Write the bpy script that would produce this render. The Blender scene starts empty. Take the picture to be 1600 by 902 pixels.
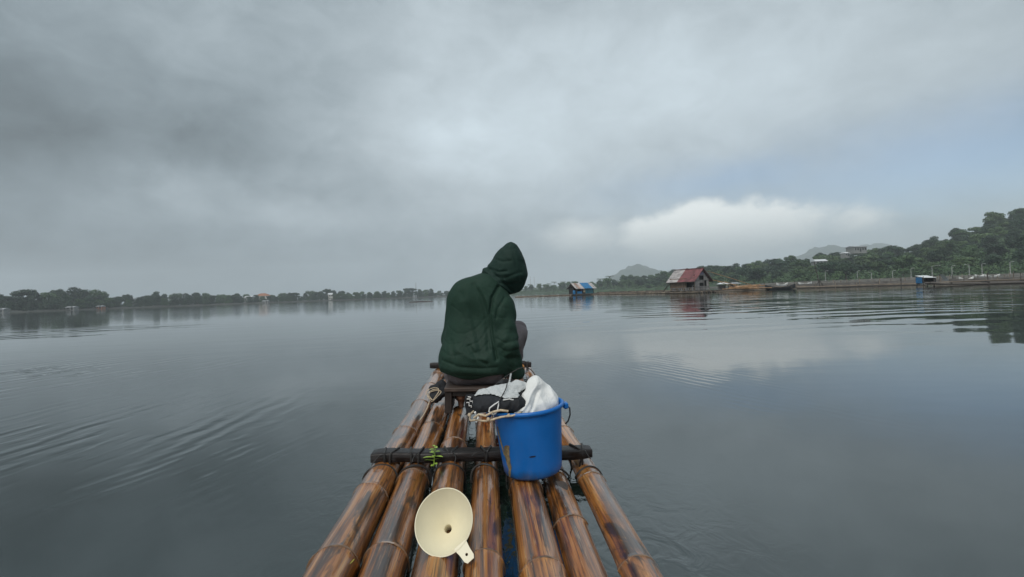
import bpy, math, random
import numpy as np
from mathutils import Vector, Matrix, Euler

random.seed(7)
scene = bpy.context.scene
COL = scene.collection

# ------------------------------------------------------------------ camera
FPX, CX, CY = 720.0, 800.0, 451.0          # focal length in pixels of a 1600x902 frame
CAM = Vector((0.0, 0.0, 0.83))
PITCH, ROLL = 8.0 / 720.0, 0.035
FV = Vector((0, math.cos(PITCH), math.sin(PITCH)))
_u0 = Vector((0, -math.sin(PITCH), math.cos(PITCH)))
_r0 = Vector((1, 0, 0))
RV = _r0 * math.cos(ROLL) - _u0 * math.sin(ROLL)
UV = _u0 * math.cos(ROLL) + _r0 * math.sin(ROLL)
cam = bpy.data.cameras.new('camera')
cam.sensor_width = 36.0
cam.lens = FPX / 1600.0 * 36.0
cam.clip_start = 0.05
cam.clip_end = 20000
cam_ob = bpy.data.objects.new('camera', cam)
COL.objects.link(cam_ob)
mm = Matrix((RV, UV, -FV)).transposed().to_4x4()
mm.translation = CAM
cam_ob.matrix_world = mm
scene.camera = cam_ob

# ------------------------------------------------------------------ render / view
scene.render.engine = 'CYCLES'
scene.cycles.use_denoising = True
scene.cycles.max_bounces = 6
scene.cycles.diffuse_bounces = 3
scene.cycles.glossy_bounces = 3
scene.cycles.volume_bounces = 2
scene.cycles.transparent_max_bounces = 8
scene.cycles.sample_clamp_indirect = 4.0
scene.view_settings.view_transform = 'Standard'
scene.view_settings.look = 'None'
scene.view_settings.exposure = 0.6
scene.view_settings.gamma = 1.0
scene.view_settings.use_curve_mapping = False


# ------------------------------------------------------------------ node helpers
class NT:
    """tiny wrapper to write node maths"""
    def __init__(s, tree):
        s.t = tree; s.n = tree.nodes; s.l = tree.links

    def new(s, typ, **kw):
        n = s.n.new(typ)
        for k, v in kw.items():
            setattr(n, k, v)
        return n

    def put(s, sock, val):
        if isinstance(val, bpy.types.NodeSocket):
            s.l.new(val, sock)
        elif val is not None:
            sock.default_value = val

    def m(s, op, a, b=None, c=None, clamp=False):
        n = s.new('ShaderNodeMath', operation=op, use_clamp=clamp)
        s.put(n.inputs[0], a)
        if b is not None: s.put(n.inputs[1], b)
        if c is not None: s.put(n.inputs[2], c)
        return n.outputs[0]

    def vm(s, op, a, b=None):
        n = s.new('ShaderNodeVectorMath', operation=op)
        s.put(n.inputs[0], a)
        if b is not None: s.put(n.inputs[1], b)
        return n.outputs['Value'] if op in ('LENGTH', 'DISTANCE', 'DOT_PRODUCT') else n.outputs[0]

    def noise(s, vec, scale, detail=4, rough=0.55, dist=0.0, col=False):
        n = s.new('ShaderNodeTexNoise')
        if vec is not None: s.put(n.inputs['Vector'], vec)
        n.inputs['Scale'].default_value = scale
        n.inputs['Detail'].default_value = detail
        n.inputs['Roughness'].default_value = rough
        n.inputs['Distortion'].default_value = dist
        return n.outputs['Color'] if col else n.outputs['Fac']

    def ramp(s, fac, stops, interp='LINEAR'):
        n = s.new('ShaderNodeValToRGB')
        s.put(n.inputs[0], fac)
        cr = n.color_ramp; cr.interpolation = interp
        while len(cr.elements) < len(stops): cr.elements.new(0.5)
        for e, (p, c) in zip(cr.elements, stops):
            e.position = p
            e.color = (c[0], c[1], c[2], 1) if not isinstance(c, (int, float)) else (c, c, c, 1)
        return n.outputs[0]

    def maprange(s, v, a, b, c=0.0, d=1.0, smooth=True):
        n = s.new('ShaderNodeMapRange')
        n.interpolation_type = 'SMOOTHSTEP' if smooth else 'LINEAR'
        s.put(n.inputs[0], v)
        for i, x in enumerate((a, b, c, d)): s.put(n.inputs[i + 1], x)
        return n.outputs[0]

    def mix(s, f, a, b, blend='MIX'):
        n = s.new('ShaderNodeMix', data_type='RGBA', blend_type=blend)
        s.put(n.inputs[0], f)
        s.put(n.inputs[6], a if isinstance(a, bpy.types.NodeSocket) else (*a, 1))
        s.put(n.inputs[7], b if isinstance(b, bpy.types.NodeSocket) else (*b, 1))
        return n.outputs[2]

    def xyz(s, v):
        n = s.new('ShaderNodeSeparateXYZ'); s.put(n.inputs[0], v)
        return n.outputs[0], n.outputs[1], n.outputs[2]

    def comb(s, x, y, z):
        n = s.new('ShaderNodeCombineXYZ')
        for i, q in enumerate((x, y, z)): s.put(n.inputs[i], q)
        return n.outputs[0]


# ------------------------------------------------------------------ world: overcast sky
SUN_EL, SUN_AZ = math.radians(52), math.radians(205)    # azimuth clockwise from +Y
world = bpy.data.worlds.new('World')
scene.world = world
world.use_nodes = True
world.cycles.sampling_method = 'MANUAL'
world.cycles.sample_map_resolution = 256
W = NT(world.node_tree)
W.n.clear()
out = W.new('ShaderNodeOutputWorld')
sky = W.new('ShaderNodeTexSky', sky_type='NISHITA')
sky.sun_disc = False
sky.sun_elevation = SUN_EL
sky.sun_rotation = SUN_AZ
sky.dust_density = 0.4
sky.ozone_density = 2.5
bg_sky = W.new('ShaderNodeBackground')
bg_sky.inputs[1].default_value = 0.085
W.l.new(sky.outputs[0], bg_sky.inputs[0])
D = W.new('ShaderNodeTexCoord').outputs['Generated']
dx, dy, dz = W.xyz(D)
Ds = W.comb(dx, dy, W.m('MULTIPLY', dz, 1.55))
wn = W.noise(Ds, 2.2, 5, 0.6, 0.3, col=True)
wx, wy, wz = W.xyz(wn)
DEG = 180 / math.pi
az = W.m('MULTIPLY', W.m('ARCTAN2', dx, dy), DEG)
el = W.m('MULTIPLY', W.m('ARCSINE', dz), DEG)
azw = W.m('ADD', az, W.m('MULTIPLY', W.m('SUBTRACT', wx, 0.5), 34.0))
elw = W.m('ADD', el, W.m('MULTIPLY', W.m('SUBTRACT', wy, 0.5), 15.0))
fine = W.noise(Ds, 11.0, 8, 0.62, 0.3, col=True)
fx, fy, fz = W.xyz(fine)
azc = W.m('ADD', az, W.m('MULTIPLY', W.m('SUBTRACT', fx, 0.5), 9.0))
elc = W.m('ADD', el, W.m('MULTIPLY', W.m('SUBTRACT', fy, 0.5), 4.2))


def gauss(a0, e0, sa, se, A=None, E=None):
    a = W.m('DIVIDE', W.m('SUBTRACT', A or azw, a0), sa)
    e = W.m('DIVIDE', W.m('SUBTRACT', E or elw, e0), se)
    q = W.m('ADD', W.m('MULTIPLY', a, a), W.m('MULTIPLY', e, e))
    return W.m('EXPONENT', W.m('MULTIPLY', q, -1.0))


n1 = W.noise(Ds, 1.6, 5, 0.5, 0.4)
n2 = W.noise(Ds, 3.6, 8, 0.58, 0.35)
L = W.m('ADD', 0.425, W.m('MULTIPLY', W.m('SUBTRACT', n1, 0.5), 0.20))
L = W.m('ADD', L, W.m('MULTIPLY', W.m('SUBTRACT', n2, 0.5), 0.24))
n3 = W.noise(Ds, 10.0, 7, 0.62, 0.5)
L = W.m('ADD', L, W.m('MULTIPLY', W.m('SUBTRACT', n3, 0.5), 0.21))
for g, amp in ((gauss(-46, 15.5, 21, 7.0), -0.18),     # dark rain cloud bank on the left
               (gauss(-24, 20, 17, 7.0), -0.06),
               (gauss(-34, 12.6, 5.0, 2.4, azc, elc), 0.17), (gauss(-24, 9.3, 14, 2.4, azc, elc), 0.09),   # torn bright edge below it
               (gauss(-8, 18, 6.5, 3.4, azc, elc), 0.16),
               (gauss(4, 22, 20, 9), 0.15), (gauss(28, 22, 28, 13), 0.13), (gauss(-58, 28, 26, 14), -0.12),
               (gauss(-44, 2.5, 30, 6), -0.24),
               (gauss(60, 30, 30, 14), -0.06)):
    L = W.m('ADD', L, W.m('MULTIPLY', g, amp))
L = W.m('MAXIMUM', L, 0.14)
t = W.maprange(L, 0.18, 0.58)
ccol = W.mix(t, (0.775, 0.955, 1.07), (0.865, 1.0, 1.085))
cl = W.vm('MULTIPLY', ccol, W.comb(L, L, L))
# low bright cumulus on the right
cum = W.m('MAXIMUM', gauss(24, 6.2, 12.5, 3.7, azc, elc), W.m('MAXIMUM', W.m('MULTIPLY', gauss(37, 6.0, 5.0, 3.0, azc, elc), 0.62), W.m('MULTIPLY', gauss(9, 6.5, 10, 4.0, azc, elc), 0.54)))
cum = W.maprange(cum, 0.32, 0.66)
cumc = W.mix(W.maprange(el, 2.0, 9.0), (0.40, 0.455, 0.475), (1.12, 1.16, 1.13))
cl = W.mix(W.m('MULTIPLY', cum, 0.72), cl, cumc)
bg_cl = W.new('ShaderNodeBackground')
W.l.new(cl, bg_cl.inputs[0])
bg_cl.inputs[1].default_value = 0.72
gap = W.m('MAXIMUM', gauss(47, 9.8, 20, 4.8, azc, elc), W.m('MULTIPLY', gauss(27, 11.6, 13, 2.6, azc, elc), 0.75))
gap = W.m('MULTIPLY', gap, W.m('SUBTRACT', 1.0, W.m('MULTIPLY', cum, 0.9)))
cover = W.m('SUBTRACT', 1.0, W.m('MULTIPLY', gap, 0.70))
ms = W.new('ShaderNodeMixShader')
W.l.new(cover, ms.inputs[0])
W.l.new(bg_sky.outputs[0], ms.inputs[1])
W.l.new(bg_cl.outputs[0], ms.inputs[2])
W.l.new(ms.outputs[0], out.inputs[0])

# ------------------------------------------------------------------ sun behind cloud
sl = bpy.data.lights.new('sun', 'SUN')
sl.energy = 1.5
sl.angle = math.radians(45)
sl.color = (1.0, 0.97, 0.92)
so = bpy.data.objects.new('sun', sl)
COL.objects.link(so)
sd = Vector((math.sin(SUN_AZ) * math.cos(SUN_EL), math.cos(SUN_AZ) * math.cos(SUN_EL), math.sin(SUN_EL)))
so.rotation_euler = (-sd).to_track_quat('-Z', 'Y').to_euler()
so.location = (0, 0, 30)


# ------------------------------------------------------------------ placing helpers
def ray(px, py):
    return FV + RV * ((px - CX) / FPX) + UV * ((CY - py) / FPX)


def at(px, py, Y):
    d = ray(px, py)
    return CAM + d * (Y / d.y)


def on_water(px, py, z=0.0):
    d = ray(px, py)
    return CAM + d * ((z - CAM.z) / d.z)


def hor(px):
    return 459.0 - 0.035 * (px - 800.0)


def gx(px, Y):
    """ground X of a pixel column at depth Y"""
    return Y * (px - CX) / FPX


RAFT = Matrix.Translation((-0.013, 0, 0.08)) @ Matrix.Rotation(0.062, 4, 'Z') @ Matrix.Rotation(0.034, 4, 'Y')
RINV = RAFT.inverted()


def on_raft(px, py, z=0.0):
    """raft-local point where the pixel's ray meets local height z"""
    o = RINV @ CAM
    d = RINV.to_3x3() @ ray(px, py)
    return o + d * ((z - o.z) / d.z)


# ------------------------------------------------------------------ mesh helpers
class MB:
    def __init__(s):
        s.v = []; s.f = []

    def add(s, vs, fs):
        o = len(s.v)
        s.v.extend([tuple(v) for v in vs])
        s.f.extend([tuple(i + o for i in f) for f in fs])
        return s

    def box(s, c, size, rot=None, bev=0.0):
        x, y, z = (q / 2 for q in size)
        if bev <= 0:
            vs = [Vector((a * x, b * y, e * z)) for e in (-1, 1) for b in (-1, 1) for a in (-1, 1)]
            fs = [(0, 2, 3, 1), (4, 5, 7, 6), (0, 1, 5, 4), (2, 6, 7, 3), (0, 4, 6, 2), (1, 3, 7, 5)]
        else:
            b_ = min(bev, x * .9, y * .9, z * .9)
            ring = [(x - b_, y), (x, y - b_), (x, -y + b_), (x - b_, -y), (-x + b_, -y), (-x, -y + b_), (-x, y - b_), (-x + b_, y)]
            ins = [(a * (x - b_) / x, c_ * (y - b_) / y) for a, c_ in ring]
            vs = [Vector((a, c_, -z)) for a, c_ in ins] + [Vector((a, c_, -z + b_)) for a, c_ in ring] + \
                 [Vector((a, c_, z - b_)) for a, c_ in ring] + [Vector((a, c_, z)) for a, c_ in ins]
            fs = [tuple(range(8)), tuple(reversed(range(24, 32)))]
            for k in range(3):
                for i in range(8):
                    j = (i + 1) % 8
                    fs.append((k * 8 + j, k * 8 + i, k * 8 + 8 + i, k * 8 + 8 + j))
        R = rot if rot is not None else Matrix.Identity(3)
        c = Vector(c)
        return s.add([R @ v + c for v in vs], fs)

    def tube(s, pts, r, seg=8, cap=True, closed=False):
        pts = [Vector(p) for p in pts]
        n = len(pts)
        rs = r if isinstance(r, (list, tuple)) else [r] * n
        vs = []; fs = []
        prev = None
        for i, p in enumerate(pts):
            if closed:
                tg = pts[(i + 1) % n] - pts[i - 1]
            else:
                tg = pts[min(i + 1, n - 1)] - pts[max(i - 1, 0)]
            tg = tg.normalized() if tg.length > 1e-9 else Vector((0, 0, 1))
            if prev is None:
                a = Vector((0, 0, 1)) if abs(tg.z) < 0.9 else Vector((1, 0, 0))
                side = tg.cross(a).normalized()
            else:
                side = (prev - tg * prev.dot(tg)).normalized()
            prev = side
            up = side.cross(tg)
            for k in range(seg):
                an = 2 * math.pi * k / seg
                vs.append(p + (side * math.cos(an) + up * math.sin(an)) * rs[i])
        m_ = n if closed else n - 1
        for i in range(m_):
            for k in range(seg):
                k2 = (k + 1) % seg; i2 = (i + 1) % n
                fs.append((i * seg + k, i * seg + k2, i2 * seg + k2, i2 * seg + k))
        if cap and not closed:
            fs.append(tuple(reversed(range(seg))))
            fs.append(tuple(range((n - 1) * seg, n * seg)))
        return s.add(vs, fs)

    def lathe(s, prof, seg=48, closed_ends=False):
        vs = []; fs = []
        for (r, z) in prof:
            for k in range(seg):
                a = 2 * math.pi * k / seg
                vs.append((r * math.cos(a), r * math.sin(a), z))
        for i in range(len(prof) - 1):
            for k in range(seg):
                k2 = (k + 1) % seg
                fs.append((i * seg + k, i * seg + k2, (i + 1) * seg + k2, (i + 1) * seg + k))
        if closed_ends:
            fs.append(tuple(reversed(range(seg)))); fs.append(tuple(range((len(prof) - 1) * seg, len(prof) * seg)))
        return s.add(vs, fs)

    def mesh(s, name, smooth=False, angle=None):
        me = bpy.data.meshes.new(name)
        me.from_pydata(s.v, [], s.f)
        me.update()
        if smooth:
            me.polygons.foreach_set('use_smooth', [True] * len(me.polygons))
            if angle:
                try: me.set_sharp_from_angle(angle=math.radians(angle))
                except Exception: pass
        return me

    def build(s, name, mat, parent=None, smooth=False, angle=40):
        return link(name, s.mesh(name, smooth, angle), mat, parent)


def link(name, me, mat, parent=None):
    ob = bpy.data.objects.new(name, me)
    COL.objects.link(ob)
    if mat is not None and not me.materials:
        me.materials.append(mat)
    if parent is not None:
        ob.parent = parent
    return ob


def tag(o, label=None, cat=None, group=None, kind=None):
    if label: o['label'] = label
    if cat: o['category'] = cat
    if group: o['group'] = group
    if kind: o['kind'] = kind
    return o


def thing(name, label, cat, loc=(0, 0, 0), rz=0.0, group=None, mw=None):
    e = bpy.data.objects.new(name, None)
    e.empty_display_size = 0.2
    COL.objects.link(e)
    if mw is not None: e.matrix_world = mw
    else:
        e.location = loc; e.rotation_euler = (0, 0, rz)
    return tag(e, label, cat, group)


def copy_thing(o, **over):
    r = o.copy(); COL.objects.link(r)
    for ch in o.children:
        c = ch.copy(); COL.objects.link(c); c.parent = r
        for g in ch.children:
            d = g.copy(); COL.objects.link(d); d.parent = c
    for k, v in over.items(): r[k] = v
    return r


# ------------------------------------------------------------------ materials
MATS = {}


def mat_base(name):
    m = bpy.data.materials.new(name)
    m.use_nodes = True
    t = NT(m.node_tree)
    b = m.node_tree.nodes['Principled BSDF']
    return m, t, b


def simple(name, c, rough=0.6, var=0.25, scale=6.0, bump=0.0, stretch=None, spec=0.5, rnd=0.0, coat=0.0, metal=0.0):
    """plain colour broken up by noise"""
    if name in MATS: return MATS[name]
    m, t, b = mat_base(name)
    v = t.new('ShaderNodeTexCoord').outputs['Object']
    if stretch: v = t.vm('MULTIPLY', v, stretch)
    n = t.noise(v, scale, 6, 0.6)
    lo = tuple(x * (1 - var) for x in c); hi = tuple(min(1, x * (1 + var)) for x in c)
    col = t.mix(t.maprange(n, 0.3, 0.7), lo, hi)
    if rnd:
        r = t.new('ShaderNodeObjectInfo').outputs['Random']
        k = t.maprange(r, 0, 1, 1 - rnd, 1 + rnd, False)
        col = t.vm('MULTIPLY', col, t.comb(k, k, k))
    t.put(b.inputs['Base Color'], col)
    t.put(b.inputs['Roughness'], t.maprange(n, 0.2, 0.8, max(0.02, rough - .12), min(1, rough + .12)))
    b.inputs['Specular IOR Level'].default_value = spec
    b.inputs['Coat Weight'].default_value = coat
    b.inputs['Metallic'].default_value = metal
    if bump:
        bn = t.new('ShaderNodeBump')
        bn.inputs['Strength'].default_value = 1.0
        bn.inputs['Distance'].default_value = bump
        t.put(bn.inputs['Height'], n)
        t.put(b.inputs['Normal'], bn.outputs[0])
    MATS[name] = m
    return m


def bamboo_material(name, wet=1.0):
    m, t, b = mat_base(name)
    oc = t.new('ShaderNodeTexCoord').outputs['Object']
    rnd = t.new('ShaderNodeObjectInfo').outputs['Random']
    off = t.vm('ADD', oc, t.comb(t.m('MULTIPLY', rnd, 37.0), t.m('MULTIPLY', rnd, 11.0), t.m('MULTIPLY', rnd, 5.0)))
    st = t.vm('MULTIPLY', off, (60.0, 1.6, 60.0))
    grain = t.noise(st, 1.0, 7, 0.65, 0.25)
    st2 = t.vm('MULTIPLY', off, (16.0, 1.1, 16.0))
    streak = t.noise(st2, 1.0, 5, 0.6, 0.4)
    st3 = t.vm('MULTIPLY', off, (9.0, 2.2, 9.0))
    blotch = t.noise(st3, 1.0, 6, 0.62, 0.6)
    f = t.m('ADD', t.m('MULTIPLY', grain, 0.5), t.m('MULTIPLY', streak, 0.5))
    col = t.ramp(f, [(0.34, (0.012, 0.005, 0.002)), (0.43, (0.090, 0.030, 0.006)), (0.50, (0.27, 0.095, 0.016)), (0.57, (0.42, 0.17, 0.036)), (0.67, (0.52, 0.29, 0.10))])
    hair = t.noise(t.vm('MULTIPLY', off, (190.0, 2.6, 190.0)), 1.0, 4, 0.6)
    col = t.mix(t.m('MULTIPLY', t.maprange(hair, 0.53, 0.62), 0.72), col, (0.020, 0.010, 0.006))
    pale = t.noise(t.vm('MULTIPLY', off, (260.0, 5.0, 260.0)), 1.0, 3, 0.6)
    col = t.mix(t.m('MULTIPLY', t.maprange(pale, 0.60, 0.68), 0.45), col, (0.52, 0.36, 0.20))
    spot = t.noise(t.vm('MULTIPLY', off, (30.0, 14.0, 30.0)), 1.0, 5, 0.7)
    col = t.mix(t.m('MULTIPLY', t.maprange(spot, 0.60, 0.68), 0.6), col, (0.012, 0.007, 0.005))
    dark = t.maprange(blotch, 0.555, 0.64)
    col = t.mix(t.m('MULTIPLY', dark, 0.85), col, (0.020, 0.012, 0.007))
    # algae stain at the waterline with a ragged upper edge
    ox, oy, oz = t.xyz(oc)
    alg = t.maprange(t.m('ADD', oz, t.m('MULTIPLY', t.m('SUBTRACT', blotch, 0.5), 0.10)), 0.022, 0.004)
    col = t.mix(t.m('MULTIPLY', alg, 0.85), col, (0.016, 0.013, 0.010))
    # grey weathered skin in patches
    g2 = t.noise(t.vm('MULTIPLY', off, (7.0, 1.3, 7.0)), 1.7, 5, 0.6, 0.3)
    col = t.mix(t.m('MULTIPLY', t.maprange(g2, 0.57, 0.70), 0.28), col, (0.20, 0.15, 0.125))
    t.put(b.inputs['Base Color'], col)
    t.put(b.inputs['Roughness'], t.maprange(streak, 0.35, 0.65, 0.30, 0.5))
    b.inputs['Coat Weight'].default_value = 1.0 * wet
    b.inputs['Coat IOR'].default_value = 1.55
    t.put(b.inputs['Coat Roughness'], t.maprange(g2, 0.4, 0.65, 0.03, 0.16))
    bn = t.new('ShaderNodeBump')
    bn.inputs['Strength'].default_value = 1.0
    bn.inputs['Distance'].default_value = 0.003
    t.put(bn.inputs['Height'], f)
    t.put(b.inputs['Normal'], bn.outputs[0])
    bn2 = t.new('ShaderNodeBump')
    bn2.inputs['Distance'].default_value = 0.0045
    t.put(bn2.inputs['Height'], t.m('ADD', t.m('ADD', t.m('MULTIPLY', streak, 0.7), t.m('MULTIPLY', blotch, 0.3)), t.m('MULTIPLY', hair, 0.10)))
    t.put(b.inputs['Coat Normal'], bn2.outputs[0])
    MATS[name] = m
    return m


def leaf_material(name, c, tint):
    m, t, b = mat_base(name)
    rnd = t.new('ShaderNodeObjectInfo').outputs['Random']
    pos = t.new('ShaderNodeNewGeometry').outputs['Position']
    n = t.noise(pos, 0.35, 4, 0.6)
    col = t.mix(t.maprange(n, 0.35, 0.65), c, tint)
    k = t.maprange(rnd, 0, 1, 0.78, 1.22, False)
    col = t.vm('MULTIPLY', col, t.comb(k, k, t.m('MULTIPLY', k, 0.95)))
    t.put(b.inputs['Base Color'], col)
    b.inputs['Roughness'].default_value = 0.55
    b.inputs['Specular IOR Level'].default_value = 0.3
    MATS[name] = m
    return m


def cloth_material(name, c, rough=0.6, bump=0.002, wr=(9, 5, 14), var=0.2, coat=0.0, weave=600.0, crisp=0.0):
    m, t, b = mat_base(name)
    oc = t.new('ShaderNodeTexCoord').outputs['Object']
    n = t.noise(t.vm('MULTIPLY', oc, wr), 1.0, 5, 0.6, 0.9)
    n2 = t.noise(oc, 3.0, 5, 0.6)
    ridge = t.m('ABSOLUTE', t.m('SUBTRACT', n, 0.5))
    lo = tuple(x * (1 - var) for x in c); hi = tuple(x * (1 + var) for x in c)
    t.put(b.inputs['Base Color'], t.mix(t.maprange(n2, 0.3, 0.7), lo, hi))
    t.put(b.inputs['Roughness'], t.maprange(n2, 0.3, 0.7, rough - .08, rough + .1))
    b.inputs['Specular IOR Level'].default_value = 0.28
    b.inputs['Coat Weight'].default_value = coat
    b.inputs['Coat Roughness'].default_value = 0.35
    if crisp:
        nb = t.noise(t.vm('MULTIPLY', oc, tuple(q * 2.3 for q in wr)), 1.0, 4, 0.55, 1.2)
        ridge = t.m('ADD', t.m('MINIMUM', ridge, 0.07), t.m('MULTIPLY', t.m('MINIMUM', t.m('ABSOLUTE', t.m('SUBTRACT', nb, 0.5)), 0.06), crisp))
    h = t.m('ADD', t.m('MULTIPLY', ridge, 2.0), t.m('MULTIPLY', t.noise(oc, weave, 2, 0.5), 0.06))
    bn = t.new('ShaderNodeBump')
    bn.inputs['Distance'].default_value = bump
    t.put(bn.inputs['Height'], h)
    t.put(b.inputs['Normal'], bn.outputs[0])
    MATS[name] = m
    return m


M_bamboo = bamboo_material('wet_bamboo')
M_node = simple('bamboo_node', (0.15, 0.085, 0.045), 0.4, 0.5, 40, 0.001, coat=0.6)
M_beam = simple('black_wet_wood', (0.013, 0.009, 0.008), 0.5, 0.6, 14, 0.004, (1.5, 9, 9), coat=0.2, spec=0.3)
M_wire = simple('dark_wire', (0.025, 0.022, 0.02), 0.5, 0.3, 40)
M_blue = simple('blue_plastic', (0.004, 0.135, 0.46), 0.36, 0.12, 7, 0.0003)


def bucket_material():
    m, t, b = mat_base('worn_blue_plastic')
    oc = t.new('ShaderNodeTexCoord').outputs['Object']
    x, y, z = t.xyz(oc)
    n = t.noise(oc, 9.0, 6, 0.6)
    col = t.mix(t.maprange(n, 0.3, 0.7), (0.004, 0.125, 0.43), (0.005, 0.145, 0.49))
    scr = t.noise(t.vm('MULTIPLY', oc, (90, 90, 9)), 1.0, 5, 0.7, 0.8)
    scr2 = t.noise(t.vm('MULTIPLY', oc, (14, 14, 160)), 1.0, 4, 0.7, 1.5)
    s_ = t.m('MAXIMUM', t.maprange(scr, 0.66, 0.74), t.maprange(scr2, 0.68, 0.76))
    col = t.mix(t.m('MULTIPLY', s_, 0.35), col, (0.10, 0.25, 0.50))
    mud = t.m('MULTIPLY', t.maprange(t.m('ADD', z, t.m('MULTIPLY', t.m('SUBTRACT', n, 0.5), 0.14)), 0.050, 0.004), 0.55)
    col = t.mix(mud, col, (0.035, 0.045, 0.05))
    t.put(b.inputs['Base Color'], col)
    t.put(b.inputs['Roughness'], t.m('ADD', t.maprange(n, 0.3, 0.7, 0.28, 0.42), t.m('MULTIPLY', s_, 0.25)))
    bn = t.new('ShaderNodeBump'); bn.inputs['Distance'].default_value = 0.0012
    t.put(bn.inputs['Height'], t.m('ADD', t.noise(oc, 16.0, 2, 0.5), t.m('MULTIPLY', s_, -0.1)))
    t.put(b.inputs['Normal'], bn.outputs[0])
    return m


M_bucket = bucket_material()
M_blackp = simple('black_plastic', (0.012, 0.012, 0.014), 0.4, 0.3, 12)
M_scrape = simple('scraped_patch', (0.19, 0.145, 0.075), 0.8, 0.5, 60, 0.001)
M_cream = simple('cream_plastic', (0.75, 0.685, 0.50), 0.38, 0.06, 5, 0.0003)
M_white_cloth = cloth_material('white_sack', (0.76, 0.76, 0.74), 0.5, 0.007, (16, 16, 10), 0.10, 0.0, 600.0, 0.6)
M_net = cloth_material('pale_net', (0.56, 0.58, 0.58), 0.8, 0.010, (24, 24, 24), 0.2, 0.0, 300.0, 0.6)
M_black_cloth = cloth_material('black_cloth', (0.022, 0.024, 0.028), 0.75, 0.003, (18, 18, 18), 0.3)
M_rope = simple('cream_rope', (0.50, 0.40, 0.28), 0.8, 0.3, 80, 0.0006)
M_white = simple('white_paint', (0.70, 0.70, 0.68), 0.5, 0.1, 8)
M_jacket = cloth_material('green_rain_jacket', (0.011, 0.034, 0.022), 0.74, 0.007, (6, 6, 4), 0.08, 0.0, 600.0, 0.5)
M_hood = cloth_material('green_hood', (0.009, 0.028, 0.021), 0.74, 0.007, (8, 8, 8), 0.08, 0.0, 600.0, 0.5)
M_pants = cloth_material('grey_trousers', (0.17, 0.148, 0.152), 0.8, 0.012, (10, 10, 10), 0.2, 0.0, 600.0, 0.5)
M_skin = simple('skin', (0.30, 0.15, 0.095), 0.5, 0.12, 14, 0.0006)
M_bench = simple('old_bench_wood', (0.055, 0.038, 0.030), 0.6, 0.5, 8, 0.002, (2, 14, 14), coat=0.1)
M_bench_dark = simple('dark_bench_wood', (0.022, 0.015, 0.012), 0.55, 0.5, 9, 0.002, (10, 10, 2))
M_orange = simple('orange_foam', (0.50, 0.20, 0.035), 0.65, 0.25, 20, 0.001)
M_red = cloth_material('red_cloth', (0.20, 0.012, 0.012), 0.8, 0.003)
M_sprig = simple('sprig_leaf', (0.30, 0.44, 0.07), 0.45, 0.25, 30)
M_dryleaf = simple('dry_leaf', (0.05, 0.038, 0.03), 0.6, 0.4, 20)
M_yleaf = simple('yellow_leaf', (0.36, 0.36, 0.06), 0.5, 0.3, 30)


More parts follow.
